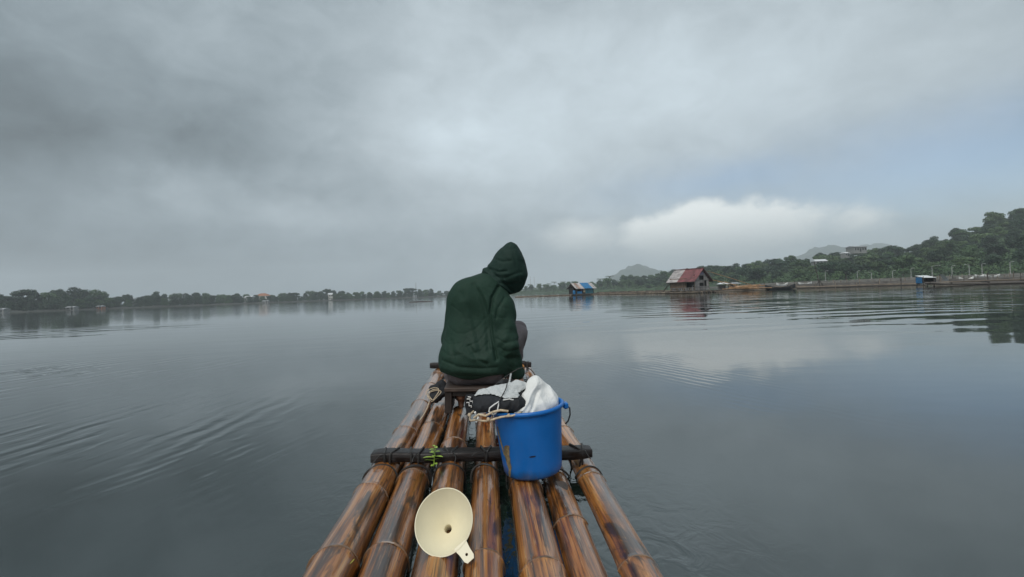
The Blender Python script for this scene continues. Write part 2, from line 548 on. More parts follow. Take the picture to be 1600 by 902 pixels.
# ------------------------------------------------------------------ water
def water_material():
    m, t, b = mat_base('lake_water')
    p = t.new('ShaderNodeNewGeometry').outputs['Position']
    x, y, z = t.xyz(p)
    b.inputs['Base Color'].default_value = (0.006, 0.012, 0.009, 1)
    b.inputs['Roughness'].default_value = 0.03
    b.inputs['IOR'].default_value = 2.1
    b.inputs['Specular Tint'].default_value = (0.92, 0.98, 1.0, 1)
    flat = t.comb(x, y, 0.0)
    dist = t.vm('LENGTH', flat)

    def bell(v, c, s):
        q = t.m('DIVIDE', t.m('SUBTRACT', v, c), s)
        return t.m('EXPONENT', t.m('MULTIPLY', t.m('MULTIPLY', q, q), -1.0))
    # slow swell everywhere, tiny
    h = t.m('MULTIPLY', t.noise(t.vm('MULTIPLY', flat, (0.5, 1.1, 1)), 1.0, 3, 0.5), 0.0035)
    far = t.maprange(dist, 10, 70)
    h = t.m('ADD', h, t.m('MULTIPLY', t.m('MULTIPLY', t.noise(t.vm('MULTIPLY', flat, (0.45, 1.9, 1)), 1.0, 4, 0.55, 0.3), far), 0.010))
    # wake rings running off to the right
    warp = t.noise(flat, 0.22, 3, 0.5)
    warp2 = t.noise(flat, 0.9, 3, 0.5)
    farmask = t.maprange(t.noise(t.vm('MULTIPLY', flat, (0.25, 0.6, 1)), 1.0, 2, 0.5), 0.35, 0.6)
    for (cx_, cy_, lam, amp, mx, sx, my, sy) in ((9, -9, 1.25, 0.0085, 13, 10.5, 13.5, 5.2), (2, -14, 1.9, 0.0125, 25, 20, 28, 13),
                                                 (-6, -12, 1.5, 0.010, -17, 4.5, 16.5, 3.0)):
        r = t.vm('LENGTH', t.vm('SUBTRACT', flat, (cx_, cy_, 0)))
        ph = t.m('ADD', t.m('MULTIPLY', r, 2 * math.pi / lam), t.m('ADD', t.m('MULTIPLY', warp, 16.0), t.m('MULTIPLY', warp2, 2.2)))
        s = t.m('SINE', ph)
        msk = t.m('MULTIPLY', bell(x, mx, sx), bell(y, my, sy))
        msk = t.m('MULTIPLY', msk, farmask)
        h = t.m('ADD', h, t.m('MULTIPLY', t.m('MULTIPLY', s, msk), amp))
    # fine streaks along the left side of the raft (crests run with the raft)
    nearmask = t.maprange(t.noise(t.vm('MULTIPLY', flat, (2.2, 1.0, 1)), 1.0, 3, 0.6), 0.42, 0.62)
    jit = t.m('MULTIPLY', t.noise(flat, 3.5, 2, 0.5), 4.0)
    for (lam, amp, mx, sx, my, sy, k) in ((0.17, 0.0027, -2.8, 1.15, 3.0, 1.0, 0.0), (0.10, 0.0013, -1.55, 0.38, 2.4, 0.45, 0.35), (0.30, 0.0030, -6.5, 2.2, 5.6, 1.4, 0.25), (0.12, 0.0005, 1.6, 0.7, 5.5, 2.2, -0.5)):
        u_ = t.m('ADD', x, t.m('MULTIPLY', y, -k))
        s = t.m('SINE', t.m('ADD', t.m('MULTIPLY', u_, 2 * math.pi / lam), t.m('ADD', t.m('MULTIPLY', warp2, 9.0), jit)))
        msk = t.m('MULTIPLY', t.m('MULTIPLY', bell(x, mx, sx), bell(y, my, sy)), nearmask)
        h = t.m('ADD', h, t.m('MULTIPLY', t.m('MULTIPLY', s, msk), amp))
    # small disturbed ripples hugging the raft
    xr = t.m('ABSOLUTE', t.m('ADD', x, t.m('MULTIPLY', y, 0.062)))
    hug = t.m('MULTIPLY', t.maprange(xr, 0.45, 1.15, 1.0, 0.0), t.maprange(y, 6.2, 4.4))
    h = t.m('ADD', h, t.m('MULTIPLY', t.m('MULTIPLY', t.noise(t.vm('MULTIPLY', flat, (11, 9, 1)), 1.0, 3, 0.55, 0.8), hug), 0.0045))
    bn = t.new('ShaderNodeBump')
    bn.inputs['Strength'].default_value = 1.0
    bn.inputs['Distance'].default_value = 1.0
    t.put(bn.inputs['Height'], h)
    t.put(b.inputs['Normal'], bn.outputs[0])
    return m


wm = MB().add([(-3000, -1000, 0), (3000, -1000, 0), (3000, 2750, 0), (-3000, 2750, 0)], [(0, 1, 2, 3)])
tag(wm.build('water', water_material()), kind='structure')


# ------------------------------------------------------------------ land
def interp(tab, v):
    return float(np.interp(v, [a for a, _ in tab], [b for _, b in tab]))


# right shore: depth of the bank, depth of the crest, pixels the tree tops stand above the horizon
SHORE = [(700, 600), (840, 590), (960, 430), (1040, 330), (1120, 260), (1200, 215), (1330, 178), (1450, 158), (1600, 140), (1900, 118), (2500, 90)]
CREST = [(700, 660), (840, 650), (960, 520), (1120, 370), (1200, 335), (1330, 300), (1450, 295), (1600, 290), (1900, 280), (2500, 240)]
TOPS = [(700, 10), (840, 15), (900, 17), (960, 23), (1040, 27), (1120, 33), (1180, 37), (1250, 42), (1330, 46), (1400, 53), (1450, 61), (1520, 79), (1560, 94), (1600, 106), (1700, 118), (1900, 122), (2500, 118)]
TREE_H = 9.0


def crest_ground(px):
    return max(1.6, interp(TOPS, px) * interp(CREST, px) / FPX - TREE_H + 0.8)


def hill_z(px, Y):
    s, c = interp(SHORE, px), interp(CREST, px)
    k = (Y - s) / max(1e-3, c - s)
    H = crest_ground(px)
    if k <= 0: return -1.0
    q = min(1.0, k)
    z = 1.0 + (H - 1.0) * (q ** 1.15)
    if k > 1: z = H * max(0.25, 1 - 0.35 * (k - 1))
    return z + 0.5 * math.sin(px * 0.06 + Y * 0.03)


M_hill = simple('hillside_undergrowth', (0.042, 0.080, 0.030), 0.9, 0.4, 0.25, 0.4)
M_far_hill = simple('far_wooded_mountain', (0.035, 0.055, 0.035), 0.9, 0.3, 0.01)
M_shore = simple('shore_soil', (0.05, 0.052, 0.042), 0.9, 0.4, 0.3, 0.2)

mb = MB()
cols = list(range(700, 2520, 20)); rows = [-0.04, -0.005, 0.03, 0.1, 0.2, 0.3, 0.4, 0.5, 0.6, 0.7, 0.8, 0.9, 1.0, 1.2, 1.5, 1.9]
vs = []
for px in cols:
    s, c = interp(SHORE, px), interp(CREST, px)
    for k in rows:
        Y = s + (c - s) * k
        vs.append((gx(px, Y), Y, hill_z(px, Y) if k > 0 else -0.9))
nr = len(rows)
fs = [(i * nr + j, (i + 1) * nr + j, (i + 1) * nr + j + 1, i * nr + j + 1) for i in range(len(cols) - 1) for j in range(nr - 1)]
mb.add(vs, fs)
tag(mb.build('hillside', M_hill, smooth=True, angle=80), kind='structure')

# left shore: low land
LSH = [(-700, 170), (-300, 200), (0, 232), (200, 318), (400, 420), (700, 560), (760, 585)]
LTOP = [(-300, 30), (0, 31), (40, 30), (60, 33), (150, 29), (175, 19), (200, 18), (240, 21), (300, 17), (345, 18), (400, 13), (480, 14), (510, 16), (560, 13), (600, 12), (645, 13), (690, 10), (760, 10)]
mb = MB(); vs = []
cols = list(range(-700, 780, 20)); rows = [(-4, -0.9), (0, 0.05), (3, 0.7), (12, 1.2), (40, 1.8), (90, 2.0), (140, -0.9)]
for px in cols:
    for dyy, z in rows:
        Y = interp(LSH, px) + dyy
        vs.append((gx(px, Y), Y, z + (0.25 * math.sin(px * 0.11) if z > 0.5 else 0)))
nr = len(rows)
mb.add(vs, [(i * nr + j, (i + 1) * nr + j, (i + 1) * nr + j + 1, i * nr + j + 1) for i in range(len(cols) - 1) for j in range(nr - 1)])
tag(mb.build('shore_land', M_shore, smooth=True, angle=80), kind='structure')


# far mountains fading in the haze
def mountain(px0, px1, prof, Y, depth):
    mb = MB(); vs = []
    N, R = 60, 14
    for i in range(N + 1):
        px = px0 + (px1 - px0) * i / N
        top = interp(prof, px) * 0.93 * Y / FPX
        for j in range(R + 1):
            k = j / R
            prof_k = math.sin(math.pi * min(1, k * 1.02)) ** 0.8 if k < 1 else 0
            yy = Y + depth * (k - 0.5)
            nz = 1 + 0.05 * math.sin(i * 1.3 + j) + 0.04 * math.sin(i * 0.7 - j * 1.9)
            vs.append((gx(px, Y) * (yy / Y) ** 0.3, yy, -1.0 + (top + 1) * prof_k * nz))
    fs = [(i * (R + 1) + j, (i + 1) * (R + 1) + j, (i + 1) * (R + 1) + j + 1, i * (R + 1) + j + 1) for i in range(N) for j in range(R)]
    mb.add(vs, fs)
    return tag(mb.build('mountain', M_far_hill, smooth=True, angle=80), kind='structure')


mountain(890, 1130, [(890, 2), (940, 16), (965, 28), (985, 39), (998, 41), (1015, 34), (1040, 26), (1060, 30), (1090, 24), (1130, 4)], 2050, 600)
mountain(1190, 1420, [(1190, 3), (1225, 30), (1250, 44), (1275, 58), (1290, 60), (1315, 58), (1330, 47), (1350, 40), (1420, 8)], 2000, 600)
mountain(1290, 1560, [(1290, 20), (1330, 52), (1345, 58), (1365, 62), (1385, 58), (1410, 48), (1450, 42), (1560, 10)], 2350, 600)


# ------------------------------------------------------------------ trees
M_bark = simple('bark', (0.085, 0.07, 0.055), 0.9, 0.4, 3.0)
M_leaf_a = leaf_material('broadleaf_a', (0.038, 0.080, 0.032), (0.064, 0.112, 0.042))
M_leaf_b = leaf_material('broadleaf_b', (0.016, 0.040, 0.021), (0.030, 0.058, 0.028))
M_leaf_c = leaf_material('broadleaf_c', (0.052, 0.094, 0.034), (0.078, 0.124, 0.046))
M_palm = leaf_material('palm_leaf', (0.035, 0.062, 0.022), (0.055, 0.085, 0.03))


def crown_mesh(rs, H, R, base, nl, nleaf, size, flat=0.75):
    """leaf-sized faces spread over uneven lobes"""
    lobes = []
    for i in range(nl):
        a = rs.uniform(0, 2 * math.pi); q = math.sqrt(rs.uniform(0, 1)) * R * 0.72
        zz = base + (H - base) * rs.uniform(0.22 if base > 0.5 else 0.05, 0.86)
        rr = R * rs.uniform(0.26, 0.48) * (1.05 - 0.35 * q / R)
        lobes.append((q * math.cos(a), q * math.sin(a), min(zz, H - rr * flat), rr))
    lobes.append((0, 0, H - R * 0.34, R * 0.40))
    tot = sum(l[3] ** 2 for l in lobes)
    V = []; F = []
    for (lx, ly, lz, rr) in lobes:
        n = int(nleaf * rr * rr / tot)
        for _ in range(n):
            d = Vector((rs.gauss(0, 1), rs.gauss(0, 1), rs.gauss(0.25, 1))).normalized()
            rad = rr * rs.uniform(0.55, 1.08)
            p = Vector((lx, ly, lz)) + Vector((d.x * rad, d.y * rad, d.z * rad * flat))
            nrm = (d + Vector((rs.gauss(0, .55), rs.gauss(0, .55), rs.gauss(0.3, .55)))).normalized()
            a1 = nrm.orthogonal().normalized()
            a1 = Matrix.Rotation(rs.uniform(0, 6.28), 3, nrm) @ a1
            a2 = nrm.cross(a1)
            s1 = size * rs.uniform(0.6, 1.5); s2 = size * rs.uniform(0.4, 0.9)
            o = len(V)
            V += [p - a1 * s1, p - a2 * s2 * 0.9, p + a1 * s1, p + a2 * s2]
            F.append((o, o + 1, o + 2, o + 3))
    me = bpy.data.meshes.new('crown')
    me.from_pydata([tuple(v) for v in V], [], F)
    return me, lobes


def trunk_mesh(rs, H, base, lobes, r0):
    mb = MB()
    bend = [Vector((0, 0, -0.6))]
    n = 5
    for i in range(1, n + 1):
        k = i / n
        bend.append(Vector((rs.gauss(0, .10) * i * .5, rs.gauss(0, .10) * i * .5, k * H * 0.72)))
    mb.tube(bend, [r0 * (1.25 - 0.95 * i / n) for i in range(n + 1)], 7)
    for l in lobes[:6]:
        i = rs.randint(1, 3)
        s = bend[i]; e = Vector(l[:3])
        mid = (s + e) / 2 + Vector((0, 0, 0.4))
        mb.tube([s, mid, e], [r0 * .5, r0 * .33, r0 * .12], 5)
    return mb.mesh('trunk', True)


def make_tree_proto(seed, H, R, base, nl, nleaf, size, mat, flat=0.75):
    rs = random.Random(seed)
    cm, lobes = crown_mesh(rs, H, R, base, nl, nleaf, size, flat)
    cm.materials.append(mat)
    tm = trunk_mesh(rs, H, base, lobes, 0.22 * H / 9)
    tm.materials.append(M_bark)
    return tm, cm, H


PROTOS = [
    make_tree_proto(1, 9.0, 4.6, 2.0, 15, 3000, 0.34, M_leaf_a),
    make_tree_proto(2, 8.5, 4.0, 1.6, 13, 2800, 0.32, M_leaf_b),
    make_tree_proto(3, 10.0, 4.2, 2.6, 15, 3000, 0.34, M_leaf_c, 0.85),
    make_tree_proto(4, 8.0, 5.2, 2.0, 18, 3200, 0.34, M_leaf_b, 0.6),
    make_tree_proto(5, 9.5, 3.4, 2.2, 12, 2400, 0.30, M_leaf_a, 0.95),
    make_tree_proto(6, 7.5, 4.4, 1.0, 16, 3000, 0.33, M_leaf_c, 0.7),
]

LPROTOS = [   # bushier: leaves down to the ground
    make_tree_proto(11, 9.0, 4.4, 0.3, 20, 3200, 0.33, M_leaf_b, 0.85),
    make_tree_proto(12, 8.5, 3.8, 0.2, 18, 3000, 0.32, M_leaf_b, 0.95),
    make_tree_proto(13, 9.5, 4.8, 0.4, 22, 3400, 0.34, M_leaf_a, 0.75),
    make_tree_proto(14, 8.0, 3.4, 0.1, 17, 2800, 0.30, M_leaf_b, 1.0),
]


def palm_proto(seed):
    rs = random.Random(seed)
    H = 9.5
    mb = MB()
    pts = [Vector((0.5 * math.sin(k * 1.2) * k, 0.2 * k, H * k * 0.86 - 0.5 * (k == 0))) for k in (0, .25, .5, .75, 1)]
    mb.tube(pts, [.2, .16, .14, .13, .12], 7)
    tm = mb.mesh('trunk', True); tm.materials.append(M_bark)
    top = pts[-1]
    V = []; F = []
    for i in range(15):
        a = i * 2.4 + rs.uniform(-.2, .2); up = rs.uniform(0.1, 1.1); Lf = rs.uniform(2.3, 3.0)
        prevs = None
        for k in range(9):
            q = k / 8
            d = Lf * q
            p = top + Vector((math.cos(a) * d * math.cos(up * (1 - q)), math.sin(a) * d * math.cos(up * (1 - q)), d * math.sin(up) * 0.7 - 1.7 * q * q * (1.2 - up * .4)))
            if k:
                side = Vector((-math.sin(a), math.cos(a), 0))
                for sg in (-1, 1):
                    for hh in (0.0, 0.5):
                        b0 = prevs.lerp(p, hh); b1 = prevs.lerp(p, hh + 0.32)
                        tip = b1 + side * sg * (0.75 * math.sin(math.pi * min(1, q * .85 + .12))) + Vector((0, 0, -0.32)) + (p - prevs) * .5
                        o = len(V); V += [b0, b1, tip]; F.append((o, o + 1, o + 2))
            prevs = p
    cm = bpy.data.meshes.new('crown'); cm.from_pydata([tuple(v) for v in V], [], F)
    cm.materials.append(M_palm)
    return tm, cm, H


PALMS = [palm_proto(21), palm_proto(22)]


def plant_tree(proto, x, y, z, h, rz, label, group, name='broadleaf_tree', wide=1.0):
    tm, cm, H = proto
    e = thing(name, label, 'tree', (x, y, z), rz, group)
    s = h / H
    e.scale = (s * wide, s * wide, s)
    link('trunk', tm, None, e); link('crown', cm, None, e)
    return e


rs = random.Random(99)
# left shore tree line: front row and back row
nL = 0
px = -140.0
while px < 700:
    Y = interp(LSH, px) + rs.uniform(5, 11)
    top = interp(LTOP, px) * rs.uniform(0.55, 0.98)
    h = top * Y / FPX - 0.6
    plant_tree(LPROTOS[rs.randrange(4)], gx(px, Y), Y, 0.7, max(3.5, h), rs.uniform(0, 6.28),
               'dark hazy broadleaf tree in the low tree line along the left shore', 'trees along the left shore', wide=rs.uniform(0.95, 1.35))
    px += rs.uniform(0.75, 1.2) * 6.6 * FPX / Y; nL += 1
px = -150.0
while px < 690:
    Y = interp(LSH, px) + rs.uniform(24, 40)
    h = interp(LTOP, px) * rs.choice([.8, .88, .95, 1.0, 1.06, 1.12]) * Y / FPX - 0.8
    plant_tree(LPROTOS[rs.randrange(4)], gx(px, Y), Y, 1.4, h, rs.uniform(0, 6.28),
               'dark hazy broadleaf tree in the low tree line along the left shore', 'trees along the left shore', wide=rs.uniform(1.1, 1.5))
    px += rs.uniform(0.8, 1.25) * 8.0 * FPX / Y; nL += 1
# far shore in the middle (behind the person and the blue hut)
px = 700
while px < 965:
    Y = interp(SHORE, px) + rs.uniform(6, 16)
    h = interp(TOPS, px) * rs.uniform(0.75, 1.0) * Y / FPX - 0.8
    plant_tree(PROTOS[rs.choice([0, 1, 4, 5])], gx(px, Y), Y, 1.0, h, rs.uniform(0, 6.28),
               'small hazy tree on the far shore behind the blue-roofed hut', 'trees on the far middle shore', wide=rs.uniform(0.9, 1.2))
    px += rs.uniform(0.7, 1.2) * 11.5
for i, px in enumerate((828, 843, 858, 866, 880, 897, 938, 952)):
    Y = interp(SHORE, px) + 22
    plant_tree(PALMS[i % 2], gx(px, Y), Y, 1.0, (interp(TOPS, px) + rs.uniform(0, 3)) * Y / FPX - 0.4, rs.uniform(0, 6.28),
               'slim coconut palm rising above the far shore behind the blue-roofed hut', 'palms on the far shore', 'palm_tree')
# right hillside wood, rows from the shore up to the crest
nR = 0
ROWS = [(0.10, 7.5), (0.27, 8.0), (0.45, 8.5), (0.63, 8.5), (0.81, 9.0), (1.0, 9.0)]
for ri, (k, hh) in enumerate(ROWS):
    px = 968.0 + rs.uniform(0, 10)
    while px < 1640:
        kk = k + rs.uniform(-0.06, 0.05)
        s, c = interp(SHORE, px), interp(CREST, px)
        Y = s + (c - s) * kk
        h = hh * rs.uniform(0.72, 1.18)
        crest = ri == len(ROWS) - 1
        plant_tree((PROTOS + LPROTOS)[rs.randrange(10)], gx(px, Y), Y, hill_z(px, Y) - 0.4, h, rs.uniform(0, 6.28),
                   'green broadleaf tree on the skyline crest of the wooded right hill' if crest else 'green broadleaf tree in the dense wood covering the right hillside',
                   'trees on the crest of the right hill' if crest else 'trees covering the right hillside', wide=rs.uniform(0.95, 1.35))
        px += rs.uniform(0.75, 1.25) * (7.4 + 1.6 * (ri < 3)) * FPX / Y * (1.0 if px < 1150 else 1.25); nR += 1
for px, up, lab in ((1283, 6, 'big round dark tree standing above the wood left of the white hilltop building'),
                    (1497, 8, 'tall feathery tree standing clear on the right skyline'),
                    (1555, 9, 'tall slim tree sticking up near the top of the right hill'),
                    (1395, 4, 'rounded tree bulging above the skyline right of the white hilltop building')):
    Y = interp(CREST, px)
    plant_tree(PROTOS[(px // 3) % 6], gx(px, Y), Y, hill_z(px, Y) - .3, TREE_H + up * Y / FPX, 1.0, lab, None)
print('trees', nL, nR)


# low undergrowth that closes the wood at the water's edge
def scrub(name, label, pts, mat, size, n_each, seed):
    r2 = random.Random(seed); V = []; F = []
    for (x, y, z, rr) in pts:
        for _ in range(n_each):
            d = Vector((r2.gauss(0, 1), r2.gauss(0, 1), abs(r2.gauss(0, 1)))).normalized() * rr * r2.uniform(.5, 1.05)
            p = Vector((x, y, z)) + Vector((d.x, d.y, d.z * .8))
            nrm = (d.normalized() + Vector((r2.gauss(0, .5), r2.gauss(0, .5), r2.gauss(.3, .5)))).normalized()
            a1 = Matrix.Rotation(r2.uniform(0, 6.28), 3, nrm) @ nrm.orthogonal().normalized(); a2 = nrm.cross(a1)
            s1 = size * r2.uniform(.6, 1.4)
            o = len(V); V += [p - a1 * s1, p - a2 * s1 * .6, p + a1 * s1, p + a2 * s1 * .6]; F.append((o, o + 1, o + 2, o + 3))
    me = bpy.data.meshes.new(name); me.from_pydata([tuple(v) for v in V], [], F)
    return tag(link(name, me, mat), label, 'scrub', kind='stuff')


pts = []
for px in np.arange(700, 1700, 5.0):
    s, c = interp(SHORE, px), interp(CREST, px)
    for k in (0.02, 0.12, 0.22, 0.33, 0.44, 0.55, 0.66, 0.77, 0.88, 0.97):
        if rs.random() < 0.85:
            Y = s + (c - s) * (k + rs.uniform(-.05, .05))
            pts.append((gx(px, Y), Y, hill_z(px, Y) + rs.uniform(-.2, 2.2), rs.uniform(1.6, 3.6)))
scrub('hillside_scrub', 'dense green undergrowth between the trees of the right hill', pts, M_leaf_a, 0.40, 70, 5)
pts = []
for px in np.arange(-160, 760, 2.2):
    Y = interp(LSH, px) + rs.uniform(2, 40)
    pts.append((gx(px, Y), Y, rs.uniform(.2, 3.4), rs.uniform(2.0, 4.0)))
scrub('shore_scrub', 'dark undergrowth along the foot of the left shore trees', pts, M_leaf_b, 0.36, 60, 6)

# ------------------------------------------------------------------ embankment, lamps, buildings
M_bank = simple('embankment_stone', (0.095, 0.088, 0.075), 0.9, 0.4, 0.8, 0.1)
mb = MB(); vs = []
cols = list(range(1090, 1960, 15)); rows = [(-7.5, -0.9), (-6.0, 0.7), (-4.5, 1.45), (-4.2, 1.65), (-1.5, 1.65), (2.5, 1.4)]
for px in cols:
    for dyy, z in rows:
        Y = interp(SHORE, px) + dyy
        q = min(1.0, (px - 1090) / 120.0)
        vs.append((gx(px, Y), Y, z * (0.35 + 0.65 * q) if z > 0 else z))
nr = len(rows)
mb.add(vs, [(i * nr + j, (i + 1) * nr + j, (i + 1) * nr + j + 1, i * nr + j + 1) for i in range(len(cols) - 1) for j in range(nr - 1)])
tag(mb.build('embankment', M_bank), kind='structure')

M_pole = simple('lamp_post_metal', (0.34, 0.34, 0.33), 0.5, 0.2, 2.0)
M_lamp = simple('lamp_head', (0.5, 0.5, 0.5), 0.4, 0.1, 2.0)


def lamp_post(px, top, label, arm=1.0, sgn=1):
    Y = interp(SHORE, px) - 2.8
    z0 = 1.6
    H = CAM.z + (hor(px) - top) * Y / FPX - z0
    e = thing('lamp_post', label, 'lamp post', (gx(px, Y), Y, z0), 0, 'lamp posts on the right embankment')
    MB().tube([(0, 0, 0), (0, 0, H * .5), (0, 0, H)], [.11, .09, .07], 7).build('post', M_pole, e, True)
    MB().tube([(0, 0, H - .05), (sgn * arm * .5, 0, H + .12), (sgn * arm, 0, H + .18)], .05, 6).build('arm', M_pole, e, True)
    MB().box((sgn * (arm + .2), 0, H + .16), (.55, .2, .12), None, .03).build('lamp_head', M_lamp, e)
    MB().box((0, 0, .12), (.34, .34, .24), None, .03).build('base', M_pole, e)


for px, top, arm, sg, lab in ((1290, 424, .7, 1, 'thin grey lamp post on the embankment just right of the leaning mast'),
                              (1340, 424, .7, 1, 'short pale lamp post below the white hilltop building'),
                              (1362, 426, .7, -1, 'pale lamp post, second right of the white hilltop building'),
                              (1395, 424, .7, 1, 'thin pale lamp post midway along the embankment'),
                              (1424, 420, .7, 1, 'pale lamp post left of the blue-tarped raft shelter'),
                              (1457, 416, 2.4, 1, 'lamp post with a long arm directly behind the blue-tarped shelter'),
                              (1488, 416, .7, 1, 'pale lamp post first right of the long-armed one'),
                              (1515, 414, 1.0, -1, 'thicker pale lamp post with its arm to the left'),
                              (1535, 413, .7, 1, 'thin lamp post between the thick one and the rightmost one'),
                              (1579, 410, .8, 1, 'rightmost tall pale lamp post on the embankment')):
    lamp_post(px, top, lab, arm, sg)

M_wall_w = simple('pale_wall', (0.55, 0.53, 0.48), 0.8, 0.15, 1.0)
M_wall_g = simple('grey_wall', (0.24, 0.24, 0.23), 0.85, 0.2, 1.0)
M_roof_o = simple('orange_tiled_roof', (0.30, 0.13, 0.07), 0.8, 0.25, 2.0)
M_roof_w = simple('white_metal_roof', (0.62, 0.63, 0.64), 0.5, 0.12, 1.0)
M_roof_g = simple('grey_metal_roof', (0.28, 0.29, 0.30), 0.6, 0.2, 1.0)
M_glass = simple('dark_window', (0.03, 0.035, 0.04), 0.15, 0.2, 1.0)


def house(name, label, px, Y, z0, w, d, h, rise, wall, roof, rz=0.0, nwin=3, floors=1, hip=False):
    e = thing(name, label, 'building', (gx(px, Y), Y, z0), rz)
    MB().box((0, 0, h / 2 - .5), (w, d, h + 1)).build('wall', wall, e)
    o = .35
    X, Yh = w / 2 + o, d / 2 + o
    r = MB()
    k = X - (Yh if hip else 0)
    k = max(k, .4)
    r.add([(-X, -Yh, h), (X, -Yh, h), (X, Yh, h), (-X, Yh, h), (-k, 0, h + rise), (k, 0, h + rise),
           (-X, -Yh, h - .12), (X, -Yh, h - .12), (X, Yh, h - .12), (-X, Yh, h - .12)],
          [(0, 1, 5, 4), (2, 3, 4, 5), (1, 2, 5), (3, 0, 4), (0, 6, 7, 1), (1, 7, 8, 2), (2, 8, 9, 3), (3, 9, 6, 0), (9, 8, 7, 6)])
    r.build('roof', roof, e)
    fh = h / floors
    for f in range(floors):
        for i in range(nwin):
            x = -w / 2 + w * (i + .5) / nwin
            if f == 0 and i == nwin // 2:
                MB().box((x, -d / 2 - .03, 1.0), (.95, .1, 2.0)).build('door', M_glass, e); continue
            wn_ = MB().box((x, -d / 2 - .02, f * fh + fh * .55), (min(1.3, w / nwin * .55), .08, fh * .4)).build('window', M_glass, e)
            MB().box((x, -d / 2 - .07, f * fh + fh * .33), (min(1.5, w / nwin * .65), .16, .09)).build('sill', wall, wn_)
    return e


house('hilltop_building', 'long white building showing at the top of the right hill', 1340, 284, 19.0, 8.6, 6, 3.0, .8, M_wall_g, M_roof_g, .15, 5, 1)
house('hillside_house', 'low pale roofed house among trees left of the hilltop building', 1281, 262, 10.9, 6.0, 5, 2.2, 1.1, M_wall_g, M_roof_w, -.1, 3)
house('hillside_shed', 'tiny pale shed just below the white hilltop building', 1322, 276, 16.2, 3.4, 3, 1.8, .7, M_wall_g, M_roof_w, .3, 2)
house('shore_villa', 'tan house with orange hipped roof above the left tree line', 411, 455, 2.0, 13, 9, 5.2, 2.6, M_wall_w, M_roof_o, .1, 5, 2, True)
house('shore_house', 'low white roofed house beside the tan villa on the left shore', 390, 440, 1.2, 7, 6, 5.0, 1.2, M_wall_g, M_roof_w, -.1, 3)
house('shore_house', 'small white roofed house in a gap of the left tree line', 204, 345, 1.2, 6, 5, 5.4, 1.1, M_wall_g, M_roof_w, .1, 3)
house('shore_house', 'white gabled house among trees between the villa and the radio mast', 516, 482, .9, 4, 6, 5.6, 1.6, M_wall_w, M_roof_w, .5, 2, 2)
for k, (px, w, lab) in enumerate(((2, 5, 'pale waterside shack at the far left edge of the shore'), (112, 5, 'pale waterside shack below the broad left treetops'),
                                  (157, 3.5, 'small reddish hut under the left tree line'), (415, 5, 'tiny pale boathouse at the water below the tan villa'),
                                  (648, 4, 'tiny white boathouse at the water below the radio mast'))):
    house('waterside_shack', lab, px, interp(LSH, px) + 1.2, .35, w, 3, 1.5, .7, M_wall_g if k != 2 else M_roof_o, M_roof_g, 0, 2)


def radio_mast(px, Y, z0, H, label, w=1.0):
    e = thing('radio_mast', label, 'mast', (gx(px, Y), Y, z0), 0)
    for a in range(3):
        c, s = math.cos(a * 2.094) * w, math.sin(a * 2.094) * w
        MB().tube([(c, s, 0), (c * .35, s * .35, H)], .11, 5).build('leg', M_pole, e)
    br = MB()
    for i in range(10):
        z = H * (i + .5) / 10; k = w * (1 - .65 * (i + .5) / 10)
        P = [Vector((math.cos(a * 2.094) * k, math.sin(a * 2.094) * k, z + (0.5 if a == i % 3 else 0))) for a in range(3)]
        for a in range(3): br.tube([P[a], P[(a + 1) % 3]], .05, 4)
    br.build('bracing', M_pole, e)
    MB().tube([(0, 0, H * .98), (0, 0, H + 1.5)], .06, 5).build('aerial', M_pole, e)


radio_mast(650, 585, 1.8, 17, 'thin lattice radio mast above the left tree line', 1.0)
radio_mast(829, 640, 1.5, 22, 'left one of two thin masts beside the hooded head', .8)
radio_mast(835, 640, 1.5, 21, 'right one of two thin masts beside the hooded head', .8)

# ------------------------------------------------------------------ fish pens and floating walkways
M_oldbam = simple('weathered_bamboo', (0.17, 0.135, 0.10), 0.75, 0.4, 1.5, 0.0, None, rnd=.35)
M_darkbam = simple('dark_wet_bamboo', (0.05, 0.042, 0.036), 0.6, 0.4, 1.5, 0.0, None, rnd=.35)
M_freshbam = simple('fresh_bamboo', (0.42, 0.245, 0.125), 0.65, 0.3, 2.0, 0.0, None, rnd=.3)
M_netp = simple('old_net', (0.13, 0.12, 0.11), 0.95, 0.4, 1.2)


def water_line(pxa, Ya, pxb, Yb):
    return Vector((gx(pxa, Ya), Ya, 0)), Vector((gx(pxb, Yb), Yb, 0))


def pole_between(a, b, r, seg=6, wob=.05, n=6, rs_=random):
    pts = []
    for i in range(n + 1):
        k = i / n
        pts.append(a.lerp(b, k) + Vector((0, 0, rs_.uniform(-wob, wob))))
    return MB().tube(pts, r, seg)


